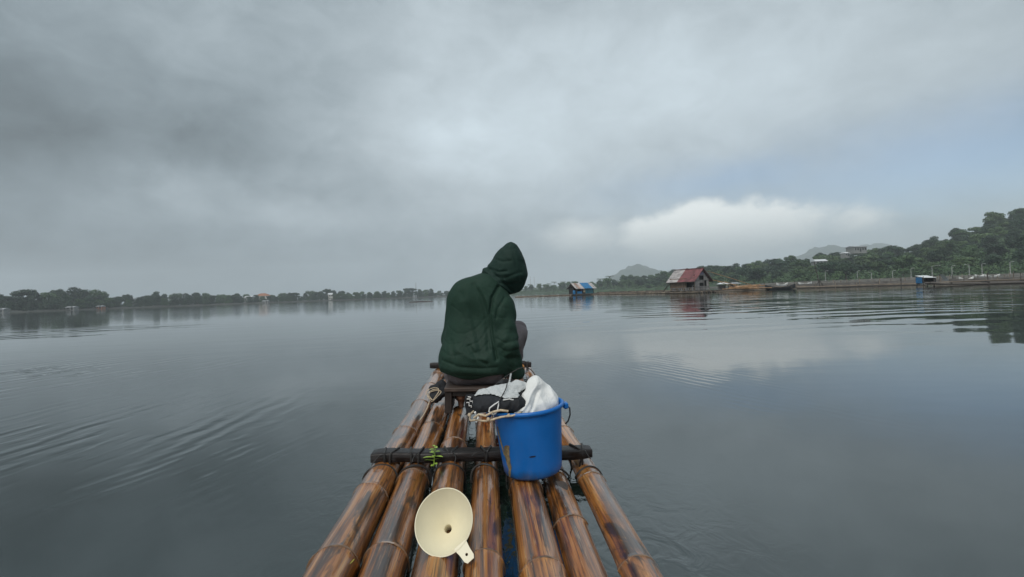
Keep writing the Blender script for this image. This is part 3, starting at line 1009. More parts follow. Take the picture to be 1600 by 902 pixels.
def fish_pen(pxa, Ya, pxb, Yb, deep, label, seed, step=2.4, hmin=.7, hmax=1.5, net=True):
    r2 = random.Random(seed)
    a, b = water_line(pxa, Ya, pxb, Yb)
    e = thing('fish_pen', label, 'fish pen', a, 0, 'fish pens off the right shore')
    d = b - a; Lg = d.length; d.normalize()
    nrm = Vector((-d.y, d.x, 0))
    if nrm.y < 0: nrm = -nrm
    for row in (0, 1):
        o = nrm * deep * row
        for zz, rr in ((.10, .10), (.26, .07)):
            pole_between(o + Vector((0, 0, zz)), o + d * Lg + Vector((0, 0, zz)), rr, 6, .04, 10, r2).build('rail', M_oldbam if row or zz > .2 else M_darkbam, e, True)
        n = int(Lg / step)
        for i in range(n + 1):
            p = o + d * (Lg * i / n) + nrm * r2.uniform(-.1, .1)
            h = r2.uniform(hmin, hmax)
            MB().tube([p + Vector((0, 0, -1)), p + Vector((r2.uniform(-.08, .08), 0, h))], [.055, .045], 5).build('stake', M_oldbam if r2.random() < .6 else M_darkbam, e)
        if net and row:
            MB().box(o + d * Lg / 2 + Vector((0, 0, .42)), (Lg, .03, .5), Matrix.Rotation(math.atan2(d.y, d.x), 3, 'Z')).build('net_panel', M_netp, e)
    n2 = max(2, int(Lg / 7))
    for i in range(n2 + 1):
        p = d * (Lg * i / n2) + Vector((0, 0, .32))
        MB().tube([p, p + nrm * deep], .06, 5).build('crosspiece', M_oldbam, e)
    return e


fish_pen(1245, 76, 1445, 66, 9, 'long low bamboo fish pen right of the leaning mast', 1)
fish_pen(1150, 112, 1440, 92, 10, 'bamboo fish pen behind the beached black boat', 2)
fish_pen(1470, 68, 1760, 58, 8, 'nearest bamboo fish pen behind the long dark raft', 3)
fish_pen(1440, 88, 1780, 76, 10, 'second bamboo fish pen behind the long dark raft', 4, 2.2, .8, 1.7)
fish_pen(1400, 116, 1800, 100, 10, 'farthest bamboo fish pen below the lamp posts', 5, 2.6, .8, 1.8)
fish_pen(1210, 146, 1400, 130, 9, 'pale distant fish pen at the foot of the embankment', 6, 2.6, .7, 1.3)


def walkway(pxa, Ya, pxb, Yb, label, seed, n=5, w=1.6, mat=None, z=.12):
    r2 = random.Random(seed)
    a, b = water_line(pxa, Ya, pxb, Yb)
    e = thing('floating_walkway', label, 'walkway', a, 0, 'floating bamboo walkways')
    d = b - a; Lg = d.length; d.normalize(); nrm = Vector((-d.y, d.x, 0))
    for i in range(n):
        o = nrm * (w * (i / (n - 1) - .5)) + Vector((0, 0, z + r2.uniform(-.03, .03)))
        pole_between(o + d * r2.uniform(-.5, .5), o + d * (Lg + r2.uniform(-.5, .5)), .11, 6, .03, 8, r2).build('bamboo_pole', mat or (M_darkbam if i % 2 else M_oldbam), e, True)
    for i in range(int(Lg / 3)):
        p = d * (i * 3 + 1) + Vector((0, 0, z + .15))
        MB().tube([p - nrm * w * .6, p + nrm * w * .6], .07, 5).build('crosspiece', M_darkbam, e)
    return e


walkway(806, 96, 892, 97, 'thin dark bamboo walkway running left from the blue-roofed hut', 11)
walkway(926, 97, 1050, 72, 'dark bamboo walkway joining the blue-roofed hut and the red-roofed hut', 12)
walkway(935, 108, 1050, 84, 'pale bamboo walkway behind the one joining the two huts', 13, 4, 1.5, M_oldbam, .3)
walkway(1108, 68, 1200, 76, 'low bamboo platform under the pile of fresh poles', 14, 7, 3.0, M_oldbam, .1)

e = thing('floating_log', 'thin dark bamboo log drifting left of the seated person', 'log', on_water(658, 472), .05)
MB().tube([(-1.9, 0, 0), (-.6, .05, .05), (.8, 0, .04), (1.9, -.05, 0)], .08, 7).build('bamboo_pole', M_darkbam, e, True)
MB().tube([(-.9, .25, .02), (1.2, .22, .03)], .06, 7).build('bamboo_pole', M_darkbam, e, True)

# leaning mast
b0 = Vector((gx(1281, 80), 80, .1))
e = thing('leaning_mast', 'dark leaning pole standing on the fish pens', 'mast', b0)
MB().tube([(0, 0, 0), at(1272, 409, 80) - b0], [.10, .045], 7).build('pole', M_darkbam, e, True)
MB().tube([(.9, .3, 0), (-.05, .05, 1.2)], .06, 6).build('prop', M_darkbam, e, True)
MB().tube([(-.7, .2, 0), (-.05, .05, 1.2)], .06, 6).build('prop', M_darkbam, e, True)


# ------------------------------------------------------------------ boats
def hull_mesh(L, Bm, H, rise=.35, n=16, thick=.05):
    mb = MB(); V = []
    sec = [(-1, 1), (-.92, .55), (-.62, .12), (0, 0), (.62, .12), (.92, .55), (1, 1)]
    inn = [(.93, 1), (.84, .6), (.55, .25), (0, .15), (-.55, .25), (-.84, .6), (-.93, 1)]
    m_ = len(sec) + len(inn)
    for i in range(n + 1):
        k = i / n * 2 - 1
        bw = Bm / 2 * max(.04, (1 - abs(k) ** 2.6))
        lift = rise * abs(k) ** 2.5
        for (a, z) in sec + inn:
            V.append((k * L / 2, a * bw, lift + z * (H + lift * .4) - .15))
    F = [(i * m_ + j, i * m_ + (j + 1) % m_, (i + 1) * m_ + (j + 1) % m_, (i + 1) * m_ + j) for i in range(n) for j in range(m_)]
    F += [tuple(reversed(range(m_))), tuple(range(n * m_, (n + 1) * m_))]
    return mb.add(V, F)


M_hull_k = simple('black_hull', (0.016, 0.017, 0.020), 0.5, 0.3, 1.5)
M_hull_w = simple('white_hull', (0.60, 0.60, 0.58), 0.45, 0.15, 1.5)


def boat(name, label, px, Y, L, Bm, H, rz, mat, seats=3, z=0.0, extra=None):
    e = thing(name, label, 'boat', (gx(px, Y), Y, z), rz)
    hull_mesh(L, Bm, H).build('hull', mat, e, True)
    for i in range(seats):
        MB().box((-L * .3 + L * .6 * i / max(1, seats - 1), 0, H * .62), (.28, Bm * .9, .05)).build('seat', M_oldbam, e)
    return e


bt = boat('rowing_boat', 'black wooden boat moored between the bamboo pile and the fish pen', 1219, 73, 5.2, 1.2, .5, .12, M_hull_k)
boat('small_boat', 'small white boat drawn up behind the black boat', 1222, 104, 3.0, .9, .4, .2, M_hull_w, 2, .5)
boat('small_boat', 'small cream boat lying on the fish pens right of the shelter', 1510, 76, 2.9, .9, .3, .15, M_hull_w, 2, .42)
boat('small_boat', 'small white boat far back left of the leaning mast', 1258, 138, 3.8, 1.1, .5, -.1, M_hull_w, 2, .5)
boat('small_boat', 'tiny white boat on the far pens below the thin lamp posts', 1531, 112, 3.6, 1.0, .4, .3, M_hull_w, 2, .9)
boat('small_boat', 'pale boat on the far pens left of the rightmost lamp post', 1551, 114, 3.4, 1.0, .4, -.1, M_hull_w, 2, .8)
e = thing('leaning_sheet', 'pale curved sheet leaning up on the pens beside the shelter', 'sheet', (gx(1473, 70), 70, .35), .35)
ms_ = MB(); V = []
for i in range(9):
    a = i / 8
    for yy in (-.3, .3):
        V.append((-.85 + 1.75 * a, yy, 1.15 - .95 * a + .22 * math.sin(a * 3.14)))
ms_.add(V, [(2 * i, 2 * i + 2, 2 * i + 3, 2 * i + 1) for i in range(8)])
V2 = [(x, y, z - .05) for x, y, z in V]
ms_.add(V2, [(2 * i + 1, 2 * i + 3, 2 * i + 2, 2 * i) for i in range(8)])
ms_.build('sheet', M_roof_w, e, True)
MB().tube([(-.75, 0, 0), (-.7, 0, 1.1)], .05, 6).build('prop', M_oldbam, e)

# long dark raft with a tarp shelter, far right
e = thing('long_raft', 'long low dark bamboo raft at the right edge with upturned left end', 'raft', (gx(1450, 53.5), 53.5, 0), 0)
a = Vector((0, 0, 0)); b = Vector((gx(1720, 47) - gx(1450, 53.5), -6.5, 0))
d = (b - a); Lg = d.length; d.normalize(); nrm = Vector((-d.y, d.x, 0))
for i in range(7):
    o = nrm * (i * .26)
    q = random.Random(i)
    pts = [o + d * (q.uniform(-.3, .3)) + Vector((0, 0, .40)), o + d * 1.5 + Vector((0, 0, .22)), o + d * 5 + Vector((0, 0, .12)), o + d * Lg + Vector((0, 0, .12))]
    MB().tube(pts, .13, 7).build('bamboo_pole', M_darkbam, e, True)
for i in range(6):
    p = d * (2 + i * 3.1) + Vector((0, 0, .30))
    MB().tube([p - nrm * .2, p + nrm * 1.8], .08, 6).build('crosspiece', M_darkbam, e)
MB().tube([nrm * .4 + d * 2 + Vector((0, 0, .42)), nrm * .4 + d * 11 + Vector((0, 0, .44))], .07, 7).build('spare_pole', M_oldbam, e, True)

M_tarp_b = cloth_material('blue_tarp', (0.03, 0.16, 0.34), 0.5, 0.03, (1, 1, 1), 0.2, 0, 8)
M_tarp_w = cloth_material('white_tarp', (0.66, 0.68, 0.68), 0.5, 0.03, (1, 1, 1), 0.15, 0, 8)
e = thing('tarp_shelter', 'little shelter with white roof and blue tarp on the dark raft', 'shelter', (gx(1452, 54), 54.2, .3), -.1)
for sx in (-.55, .6):
    for sy in (-.1, .9):
        MB().tube([(sx, sy, -.35), (sx, sy, .85)], .05, 6).build('post', M_darkbam, e)
MB().add([(-.6, -.25, .74), (.75, -.25, .70), (.75, 1.1, .98), (-.6, 1.1, 1.0), (-.6, -.25, .70), (.75, -.25, .66), (.75, 1.1, .94), (-.6, 1.1, .96)],
         [(0, 1, 2, 3), (7, 6, 5, 4), (0, 4, 5, 1), (1, 5, 6, 2), (2, 6, 7, 3), (3, 7, 4, 0)]).build('roof_sheet', M_tarp_w, e)
MB().box((-.60, .5, .42), (.06, .9, .7)).build('tarp_wall', M_tarp_b, e)
MB().box((.1, .95, .35), (1.3, .05, .8)).build('back_wall', M_darkbam, e)
MB().box((.75, .4, .3), (.22, 1.0, .8), None, .05).build('storage_box', M_hull_k, e)
MB().box((-.1, .2, -.02), (.9, .6, .22), None, .04).build('deck_box', M_wall_g, e)


# ------------------------------------------------------------------ corrugated sheet helper
def corrugated(p00, p10, p11, p01, waves, amp):
    """sheet p00-p10 along the eave, p01-p11 along the ridge"""
    p00, p10, p11, p01 = map(Vector, (p00, p10, p11, p01))
    nrm = (p10 - p00).cross(p01 - p00).normalized()
    n = waves * 4; V = []
    for i in range(n + 1):
        k = i / n
        o = nrm * amp * math.sin(2 * math.pi * waves * k)
        for off in (0, -.03):
            V.append(p00.lerp(p10, k) + o + nrm * off); V.append(p01.lerp(p11, k) + o + nrm * off)
    F = []
    for i in range(n):
        a_, b_ = i * 4, i * 4 + 4
        F += [(a_, b_, b_ + 1, a_ + 1), (a_ + 3, b_ + 3, b_ + 2, a_ + 2), (a_, a_ + 2, b_ + 2, b_), (a_ + 1, b_ + 1, b_ + 3, a_ + 3)]
    F += [(0, 1, 3, 2), (n * 4 + 2, n * 4 + 3, n * 4 + 1, n * 4)]
    return MB().add(V, F)


M_red_roof = simple('red_painted_sheet', (0.17, 0.060, 0.064), 0.7, 0.4, 1.6, 0.0, None, rnd=.15)
M_pale_roof = simple('pale_zinc_sheet', (0.40, 0.37, 0.36), 0.6, 0.35, 1.6, 0.0, None, rnd=.15)
M_rust_roof = simple('rusty_sheet', (0.30, 0.20, 0.16), 0.7, 0.5, 1.6, 0.0, None, rnd=.2)
M_weave = simple('woven_wall', (0.18, 0.125, 0.09), 0.9, 0.35, 3.0)
M_plank = simple('grey_planks', (0.19, 0.18, 0.175), 0.85, 0.35, 2.0, 0.0, None, rnd=.3)
M_shade_in = simple('interior_shade', (0.025, 0.024, 0.024), 0.9, 0.3, 2.0)  # shade inside the huts, put into a near-black colour

# ---- red roofed floating hut; local x = ridge direction (towards the open gable), local -y = long front
HY = 66.0
rzh = math.radians(-61)
hut = thing('floating_hut', 'floating hut with half red half pale metal roof and open gable', 'hut', (gx(1077, HY), HY, 0), rzh)
hut.scale = (.86, .86, .92)
Lx, Wy, wall_h, ridge_h = 4.9, 3.4, 2.25, 3.75
z0 = .45
for i in range(9):
    y = -Wy / 2 - .5 + (Wy + 1.0) * i / 8
    MB().tube([(-Lx / 2 - .7, y, .14), (Lx / 2 + 1.0, y, .14)], .14, 7).build('raft_pole', M_darkbam if i % 2 else M_oldbam, hut, True)
for i in range(5):
    x = -Lx / 2 + Lx * i / 4
    MB().box((x, 0, .33), (.12, Wy + .9, .12)).build('floor_beam', M_oldbam, hut)
MB().box((0, 0, .42), (Lx + .2, Wy + .3, .06)).build('floor', M_plank, hut)
for x in (-Lx / 2, -Lx / 6, Lx / 6, Lx / 2):
    for y in (-Wy / 2, Wy / 2):
        MB().tube([(x, y, .3), (x, y, wall_h + .1)], .07, 6).build('post', M_oldbam, hut)
for y in (-.6, .55):
    MB().tube([(Lx / 2, y, .3), (Lx / 2, y, ridge_h - .75)], .06, 6).build('post', M_plank, hut)
MB().box((-Lx * .17, -Wy / 2 - .03, 1.50), (Lx * .63, .06, 1.62)).build('woven_wall', M_weave, hut)
MB().box((-Lx / 2 - .03, 0, 1.45), (.06, Wy, 1.85)).build('woven_wall', M_weave, hut)
MB().box((0, Wy / 2 + .03, 1.4), (Lx, .06, 1.8)).build('woven_wall', M_shade_in, hut)  # back wall takes the interior shade colour instead of the weave
MB().box((Lx * .32, -Wy / 2 + .5, 1.35), (Lx * .3, .05, 1.7)).build('shade_panel', M_shade_in, hut)  # added dark sheet, paints the shade inside the open front
for i in range(11):                                     # low slats along the deck, uneven gaps
    x = -Lx / 2 + Lx * (i + .5) / 11
    MB().box((x, -Wy / 2 - .2, .62), (.26, .05, .34)).build('deck_slat', M_plank if i % 3 else M_oldbam, hut)
MB().tube([(-Lx / 2, -Wy / 2 - .2, .82), (Lx / 2, -Wy / 2 - .2, .84)], .05, 6).build('deck_rail', M_plank, hut)
# gable planks with window openings left between
for i in range(12):
    y0 = -Wy / 2 + Wy * i / 12 + .02; y1 = y0 + Wy / 12 - .04; ym = (y0 + y1) / 2
    topz = wall_h + (ridge_h - wall_h) * (1 - abs(ym) / (Wy / 2)) - .12
    spans = [(.5, topz)]
    if 4 <= i <= 7: spans = [(.5, .95), (1.55, 1.95), (2.75, topz)]
    if i in (8, 9): spans = [(.5, 1.0), (1.9, topz)]
    for (za, zb) in spans:
        if zb - za > .08:
            MB().box((Lx / 2 + .02, ym, (za + zb) / 2), (.05, y1 - y0, zb - za)).build('plank', M_plank, hut)
MB().box((Lx / 2 - .35, 0, 1.6), (.04, Wy * .8, 2.4)).build('shade_panel', M_shade_in, hut)  # added dark sheet, stands in for shade behind the window openings
for zz in (1.0, 1.95, 2.7):
    MB().box((Lx / 2 + .08, 0, zz), (.07, Wy * (.96 if zz < 2.4 else .55), .09)).build('window_rail', M_plank, hut)
MB().box((Lx / 2 + .09, -.1, 2.95), (.05, 1.0, .35)).build('tarp_flap', simple('faded_violet_tarp', (0.14, 0.13, 0.19), .7), hut)
ov, sl = .55, .45
ey = Wy / 2 + ov; ez = wall_h - ov * (ridge_h - wall_h) / (Wy / 2)
x0, x1 = -Lx / 2 - .5, Lx / 2 + sl
ns = 5
for i in range(ns):
    xa, xb = x0 + (x1 - x0) * i / ns, x0 + (x1 - x0) * (i + 1) / ns + .06
    up = .012 * (i % 2)
    mt = M_pale_roof if i < 2 else M_red_roof
    corrugated((xa, -ey, ez + up), (xb, -ey, ez + up), (xb, 0, ridge_h + up), (xa, 0, ridge_h + up), 5, .022).build('roof_sheet', mt, hut)
    corrugated((xb, ey, ez + up), (xa, ey, ez + up), (xa, 0, ridge_h + up), (xb, 0, ridge_h + up), 5, .022).build('roof_sheet', M_rust_roof if i % 2 else mt, hut)
MB().box(((x0 + x1) / 2, 0, ridge_h + .05), (x1 - x0, .3, .05)).build('ridge_cap', M_red_roof, hut)
for sy in (-1, 1):
    MB().tube([(x1 - .1, sy * ey, ez - .08), (x1 - .1, 0, ridge_h - .08)], .06, 6).build('rafter', M_darkbam, hut)
    MB().tube([(x0, sy * ey, ez - .08), (x1, sy * ey, ez - .08)], .05, 6).build('purlin', M_darkbam, hut)
MB().tube([(-Lx / 2 - 1.9, -1.5, .3), (-Lx / 2 - .3, -1.0, wall_h - .4)], .05, 6).build('brace', M_darkbam, hut)
MB().tube([(-Lx / 2 - 1.4, -2.0, .3), (-Lx / 2 - .2, -1.6, wall_h - .3)], .05, 6).build('brace', M_darkbam, hut)
MB().tube([(Lx / 2 - .5, -Wy / 2 - .35, .4), (Lx / 2 - .1, -Wy / 2 - .1, 1.3)], .04, 6).build('ladder_pole', M_plank, hut)

# pile of fresh bamboo and slanting poles right of the hut
e = thing('bamboo_pile', 'heap of fresh orange bamboo poles right of the red-roofed hut', 'bamboo pile', (gx(1155, 70), 70, .25))
q = random.Random(3)
for i in range(16):
    x = q.uniform(-2.4, 1.0); y = q.uniform(-.8, .8); z = .1 + .5 * q.random() * (1 - abs(x) / 3.5)
    an = q.uniform(-.12, .12)
    Lp = q.uniform(2.2, 4.0)
    MB().tube([(x, y, z), (x + Lp * math.cos(an), y + Lp * .2 * an, z + q.uniform(-.15, .12))], .06, 6).build('bamboo_pole', M_freshbam, e, True)
pa = [((1106, 424, 66), (1188, 450, 70)), ((1122, 440, 69), (1150, 451, 70)), ((1132, 440, 70), (1160, 452, 71)), ((1110, 437, 67), (1170, 450, 69))]
for (A_, B_), lab in zip(pa, ('long slanting bamboo pole running from the red-roofed hut\'s eave to the pile', 'short slanting bamboo pole left on the pile',
                              'short slanting bamboo pole right on the pile', 'lower slanting bamboo pole beside the red-roofed hut')):
    A3, B3 = at(*A_), at(*B_)
    B3.z = max(B3.z, .3)
    e = thing('slanting_pole', lab, 'pole', B3)
    MB().tube([(0, 0, 0), (A3 - B3) * .5 + Vector((0, 0, .05)), A3 - B3], [.05, .045, .035], 6).build('bamboo_pole', M_freshbam, e, True)
for px, Y, lab in ((1130, 78, 'small pale-roofed shelter behind the slanting poles'), (1148, 84, 'small grey shelter behind the bamboo pile')):
    e = thing('pen_shelter', lab, 'shelter', (gx(px, Y), Y, .2), .2)
    for sx in (-.7, .7):
        for sy in (-.4, .4): MB().tube([(sx, sy, -.3), (sx, sy, 1.05)], .05, 6).build('post', M_darkbam, e)
    MB().add([(-.95, -.6, 1.0), (.95, -.6, 1.0), (.95, .6, 1.0), (-.95, .6, 1.0), (-.5, 0, 1.28), (.5, 0, 1.28)],
             [(0, 1, 5, 4), (2, 3, 4, 5), (1, 2, 5), (3, 0, 4), (3, 2, 1, 0)]).build('roof', M_roof_w if px < 1140 else M_roof_g, e)
    MB().box((0, .3, .45), (1.3, .05, .8)).build('wall', M_netp, e)

# ---- blue roofed hut
HY = 97.0
hut = thing('floating_hut', 'small floating hut with white and bright blue tarp roof', 'hut', (gx(908, HY), HY, 0), math.radians(28))
hut.scale = (.89, .89, .93)
Lx, Wy, wall_h, ridge_h = 4.9, 3.0, 1.75, 2.75
for i in range(7):
    y = -Wy / 2 - .3 + (Wy + .6) * i / 6
    MB().tube([(-Lx / 2 - .4, y, .12), (Lx / 2 + .6, y, .12)], .13, 7).build('raft_pole', M_darkbam, hut, True)
MB().box((0, 0, .3), (Lx + .2, Wy + .2, .08)).build('floor', M_plank, hut)
for x in (-Lx / 2, 0, Lx / 2):
    for y in (-Wy / 2, Wy / 2):
        MB().tube([(x, y, .25), (x, y, wall_h + .1)], .06, 6).build('post', M_darkbam, hut)
M_teal = simple('teal_tarp', (0.03, 0.13, 0.17), .6, .3, 2.0)
M_tan = simple('tan_cloth', (0.36, 0.29, 0.19), .8, .3, 2.0)
MB().box((Lx * .24, -Wy / 2 - .03, 1.05), (Lx * .46, .06, 1.35)).build('tarp_wall', M_teal, hut)
MB().box((-Lx * .06, -Wy / 2 - .03, 1.15), (Lx * .12, .06, 1.1)).build('cloth', M_tan, hut)
MB().box((-Lx * .20, -Wy / 2 - .03, 1.35), (Lx * .10, .06, .7)).build('cloth', simple('violet_cloth', (0.10, 0.07, 0.13), .8), hut)
MB().box((-Lx * .33, -Wy / 2 - .06, .62), (Lx * .28, .08, .5)).build('blue_barrel_row', M_tarp_b, hut)
MB().box((0, Wy / 2, 1.0), (Lx, .06, 1.5)).build('back_wall', M_shade_in, hut)  # wall colour carries the shade of the hut's interior
MB().box((-Lx / 2, .5, 1.0), (.06, Wy * .6, 1.5)).build('end_wall', M_shade_in, hut)
MB().box((Lx / 2, 0, 1.0), (.06, Wy, 1.5)).build('end_wall', M_teal, hut)
ey = Wy / 2 + .45; ez = wall_h - .45 * (ridge_h - wall_h) / (Wy / 2)
x0, x1 = -Lx / 2 - .5, Lx / 2 + .6
cuts = [(0, .13, M_pale_roof), (.13, .24, M_rust_roof), (.24, .42, M_pale_roof), (.42, .80, M_tarp_b), (.80, 1.0, M_pale_roof)]
for i, (a, b, mt) in enumerate(cuts):
    xa, xb = x0 + (x1 - x0) * a, x0 + (x1 - x0) * b + .03
    u = .012 * (i % 2) + (.03 if mt is M_tarp_b else 0)
    corrugated((xa, -ey, ez + u), (xb, -ey, ez + u), (xb, 0, ridge_h + u), (xa, 0, ridge_h + u), 3, .015).build('roof_sheet', mt, hut)
    corrugated((xb, ey, ez + u), (xa, ey, ez + u), (xa, 0, ridge_h + u), (xb, 0, ridge_h + u), 3, .015).build('roof_sheet', mt, hut)
for sy in (-1, 1):
    MB().tube([(x0 + .1, sy * ey, ez - .07), (x0 + .1, 0, ridge_h - .07)], .05, 6).build('rafter', M_darkbam, hut)
# small blue bin of the hut's deck
e = thing('deck_barrel', 'blue barrel on the deck at the left end of the blue-roofed hut', 'barrel', (gx(897, 95.2), 95.2, .25))
MB().lathe([(.0, 0), (.26, 0), (.29, .15), (.30, .4), (.29, .65), (.26, .8), (0, .8)], 16).build('drum', M_tarp_b, e, True)
MB().lathe([(.0, .79), (.2, .79), (.2, .84), (0, .84)], 14).build('lid', M_hull_k, e, True)

# ------------------------------------------------------------------ the raft
raft = thing('bamboo_raft', 'wet brown bamboo raft with black cross beams in the foreground', 'raft', mw=RAFT)
POLES = [  # centre x near, centre x far, radius, height offset, node positions along the pole
    (-.447, -.466, .070, .002, [-.6, -.1, .42, .92, 1.40, 1.86, 2.66, 3.34, 3.98, 4.6]),
    (-.300, -.318, .067, .000, [-.4, .2, .85, 1.43, 2.02, 2.75, 3.45, 4.2, 4.9]),
    (-.156, -.164, .066, .004, [-.5, .1, .62, 1.12, 1.78, 2.42, 3.1, 3.9, 4.7]),
    (-.010, -.006, .058, -.004, [-.3, .3, .88, 1.37, 2.3, 2.95, 3.6, 4.4]),
    (.150, .160, .066, .002, [-.55, .1, .70, 1.31, 1.9, 2.6, 3.3, 4.1]),
    (.285, .315, .066, -.036, [-.4, .3, .95, 1.63, 2.3, 3.0, 3.7, 4.5]),
    (.437, .462, .062, -.028, [-.5, .15, .75, 1.35, 1.99, 2.7, 3.4, 4.2]),
]


def pole_x(i, y):
    a, b = POLES[i][0], POLES[i][1]
    return a + (b - a) * min(1, max(-1, (y - 1.2) / 1.0))


Y0, Y1 = -1.6, 5.15
for pi, (xa, xb, R, dz, nodes) in enumerate(POLES):
    rp = random.Random(50 + pi)
    ph = rp.uniform(0, 6)
    yend = Y1 + rp.uniform(-.18, .15)
    ys = sorted(set([Y0 + (yend - Y0) * i / 150 for i in range(151)] + [n + d for n in nodes for d in (-.018, -.009, -.004, 0, .004, .009, .018)]))
    seg = 28; V = []; F = []
    org = Vector((pole_x(pi, 1.8), 1.8, -R + dz))
    for y in ys:
        dn = min(abs(y - n) for n in nodes)
        r = R * (1.0 - .010 * (y - 1.5)) * (1 + .012 * math.sin(y * 2.1 + ph))
        r *= 1 + .035 * math.exp(-(dn / .012) ** 2) + .02 * math.exp(-(dn / .06) ** 2)
        cx_ = pole_x(pi, y) + .006 * math.sin(y * 1.7 + ph); cz_ = -R + dz + .004 * math.sin(y * 1.1 + ph * 2)
        for k in range(seg):
            a = 2 * math.pi * k / seg
            rr = r * (1 + .012 * math.sin(3 * a + ph) + .008 * math.sin(5 * a + ph * 3 + y * .4))
            V.append(Vector((cx_ + rr * math.cos(a), y, cz_ + rr * math.sin(a))) - org)
    n = len(ys)
    for i in range(n - 1):
        for k in range(seg):
            k2 = (k + 1) % seg
            F.append((i * seg + k, (i + 1) * seg + k, (i + 1) * seg + k2, i * seg + k2))
    F.append(tuple(range(seg))); F.append(tuple(reversed(range((n - 1) * seg, n * seg))))
    po = MB().add(V, F).build('bamboo_pole', M_bamboo, raft, True, 60)
    po.location = org
    for nd in nodes:
        if nd < .9 or nd > 4.3: continue
        cx_ = pole_x(pi, nd) + .006 * math.sin(nd * 1.7 + ph); cz_ = -R + dz + .004 * math.sin(nd * 1.1 + ph * 2)
        r = R * (1.0 - .010 * (nd - 1.5)) * 1.045
        tilt = rp.uniform(-.05, .05)
        pts = [Vector((cx_ + r * math.cos(2 * math.pi * k / 26), nd + tilt * r * math.cos(2 * math.pi * k / 26) * 3 + rp.uniform(-.0015, .0015), cz_ + r * math.sin(2 * math.pi * k / 26))) - org for k in range(26)]
        MB().tube(pts, [.0030 + .0014 * math.sin(k * .9 + nd * 7) for k in range(26)], 6, closed=True).build('node_ring', M_node, po, True)


def log_beam(name, pts, hw, hh, parent, mat, seed):
    """squared-off rough beam along x with worn edges"""
    rp = random.Random(seed); V = []; F = []; seg = 12
    prof = [(1, .78), (.88, .98), (.4, 1), (-.4, 1), (-.88, .98), (-1, .78), (-1, -.8), (-.9, -.98), (-.4, -1), (.4, -1), (.9, -.98), (1, -.8)]
    n = len(pts)
    for i, p in enumerate(pts):
        s = 1 + .035 * math.sin(i * .55 + seed) + rp.uniform(-.012, .012)
        e = .86 if i in (0, n - 1) else 1
        for (a, b) in prof:
            V.append((p[0], p[1] + a * hw * s * e + rp.uniform(-.0012, .0012), p[2] + b * hh * s * e + rp.uniform(-.0008, .0008)))
    for i in range(n - 1):
        for k in range(seg):
            k2 = (k + 1) % seg
            F.append((i * seg + k, i * seg + k2, (i + 1) * seg + k2, (i + 1) * seg + k))
    F.append(tuple(reversed(range(seg)))); F.append(tuple(range((n - 1) * seg, n * seg)))
    return MB().add(V, F).build(name, mat, parent, True, 50)


b1 = log_beam('cross_beam', [(-.515 + 1.00 * i / 40, 2.13 + .006 * math.sin(i * .3) - .00 * i, .019 + .002 * math.sin(i * .5)) for i in range(41)], .041, .021, raft, M_beam, 1)
b2 = log_beam('cross_beam', [(-.56 + 1.04 * i / 30, 4.78, .024) for i in range(31)], .035, .028, raft, M_beam, 2)
# dark wire lashings: each goes round the beam and the pole below
for by, beam in ((2.13, b1), (4.78, b2)):
    for i, (xa, xb, R, dz, nodes) in enumerate(POLES):
        rp = random.Random(90 + i)
        x = pole_x(i, by)
        for q in range(2):
            o = (q - .5) * .034 + rp.uniform(-.010, .010) + (.03 if i == 0 else -.03 if i == 6 else 0)
            sl_ = (rp.uniform(.004, .022)) * (1 if q else -1)
            hw_ = (.0425 if beam is b1 else .0375); tp_ = (.0430 if beam is b1 else .0545)
            ring = [(x + o - sl_, by - hw_, -.004), (x + o - sl_ * .9, by - hw_, .030), (x + o - sl_ * .8, by - hw_ * .86, tp_), (x + o, by, tp_ + .001), (x + o + sl_ * .8, by + hw_ * .86, tp_),
                    (x + o + sl_ * .9, by + hw_, .03), (x + o + sl_, by + hw_, -.004), (x + o + sl_ * .5, by + .03, -R), (x + o, by, -2 * R - .005), (x + o - sl_ * .5, by - .03, -R)]
            MB().tube(ring, .0048, 6, closed=True).build('lashing', M_wire, beam, True)
    # wire skirts where poles pass under the beam
for i, (xa, xb, R, dz, nodes) in enumerate(POLES):
    for yy in (2.055,):
        x = pole_x(i, yy)
        pts = [(x + (R + .004) * math.cos(a), yy + .012 * math.sin(a * 2 + i), -R + dz + (R + .004) * math.sin(a)) for a in [math.pi * (-.1 + 1.2 * k / 16) for k in range(17)]]
        MB().tube(pts, .005, 6).build('lashing', M_wire, b1, True)

for i, x in enumerate((-.46, -.31, -.15, .0, .33, .45)):       # loose ends of the wire
    rp = random.Random(300 + i)
    p = Vector((x, 2.085, .04)); pts = [p]
    d = Vector((rp.uniform(-.5, .5), -.6, rp.uniform(.1, .7)))
    for k in range(5):
        d = (d + Vector((rp.uniform(-.5, .5), rp.uniform(-.3, .2), -.28))).normalized()
        p = p + d * rp.uniform(.010, .018); pts.append(p)
    MB().tube(pts, .0022, 6).build('lashing', M_wire, b1, True)


def leaf_blade(mb, base, d, up, L, w, curl=.2):
    d = Vector(d).normalized(); up = Vector(up); side = d.cross(up).normalized(); nn = side.cross(d)
    V = []; F = []
    ks = [0, .2, .45, .7, .9, 1]
    for k in ks:
        c = Vector(base) + d * L * k - nn * curl * L * k * k
        ww = w * math.sin(math.pi * min(.98, .08 + .9 * k)) ** .8 * (1 if k < 1 else .05)
        V += [c - side * ww + nn * ww * .25, c, c + side * ww + nn * ww * .25]
    for i in range(len(ks) - 1):
        a = i * 3
        F += [(a, a + 1, a + 4, a + 3), (a + 1, a + 2, a + 5, a + 4)]
    mb.add(V, F)


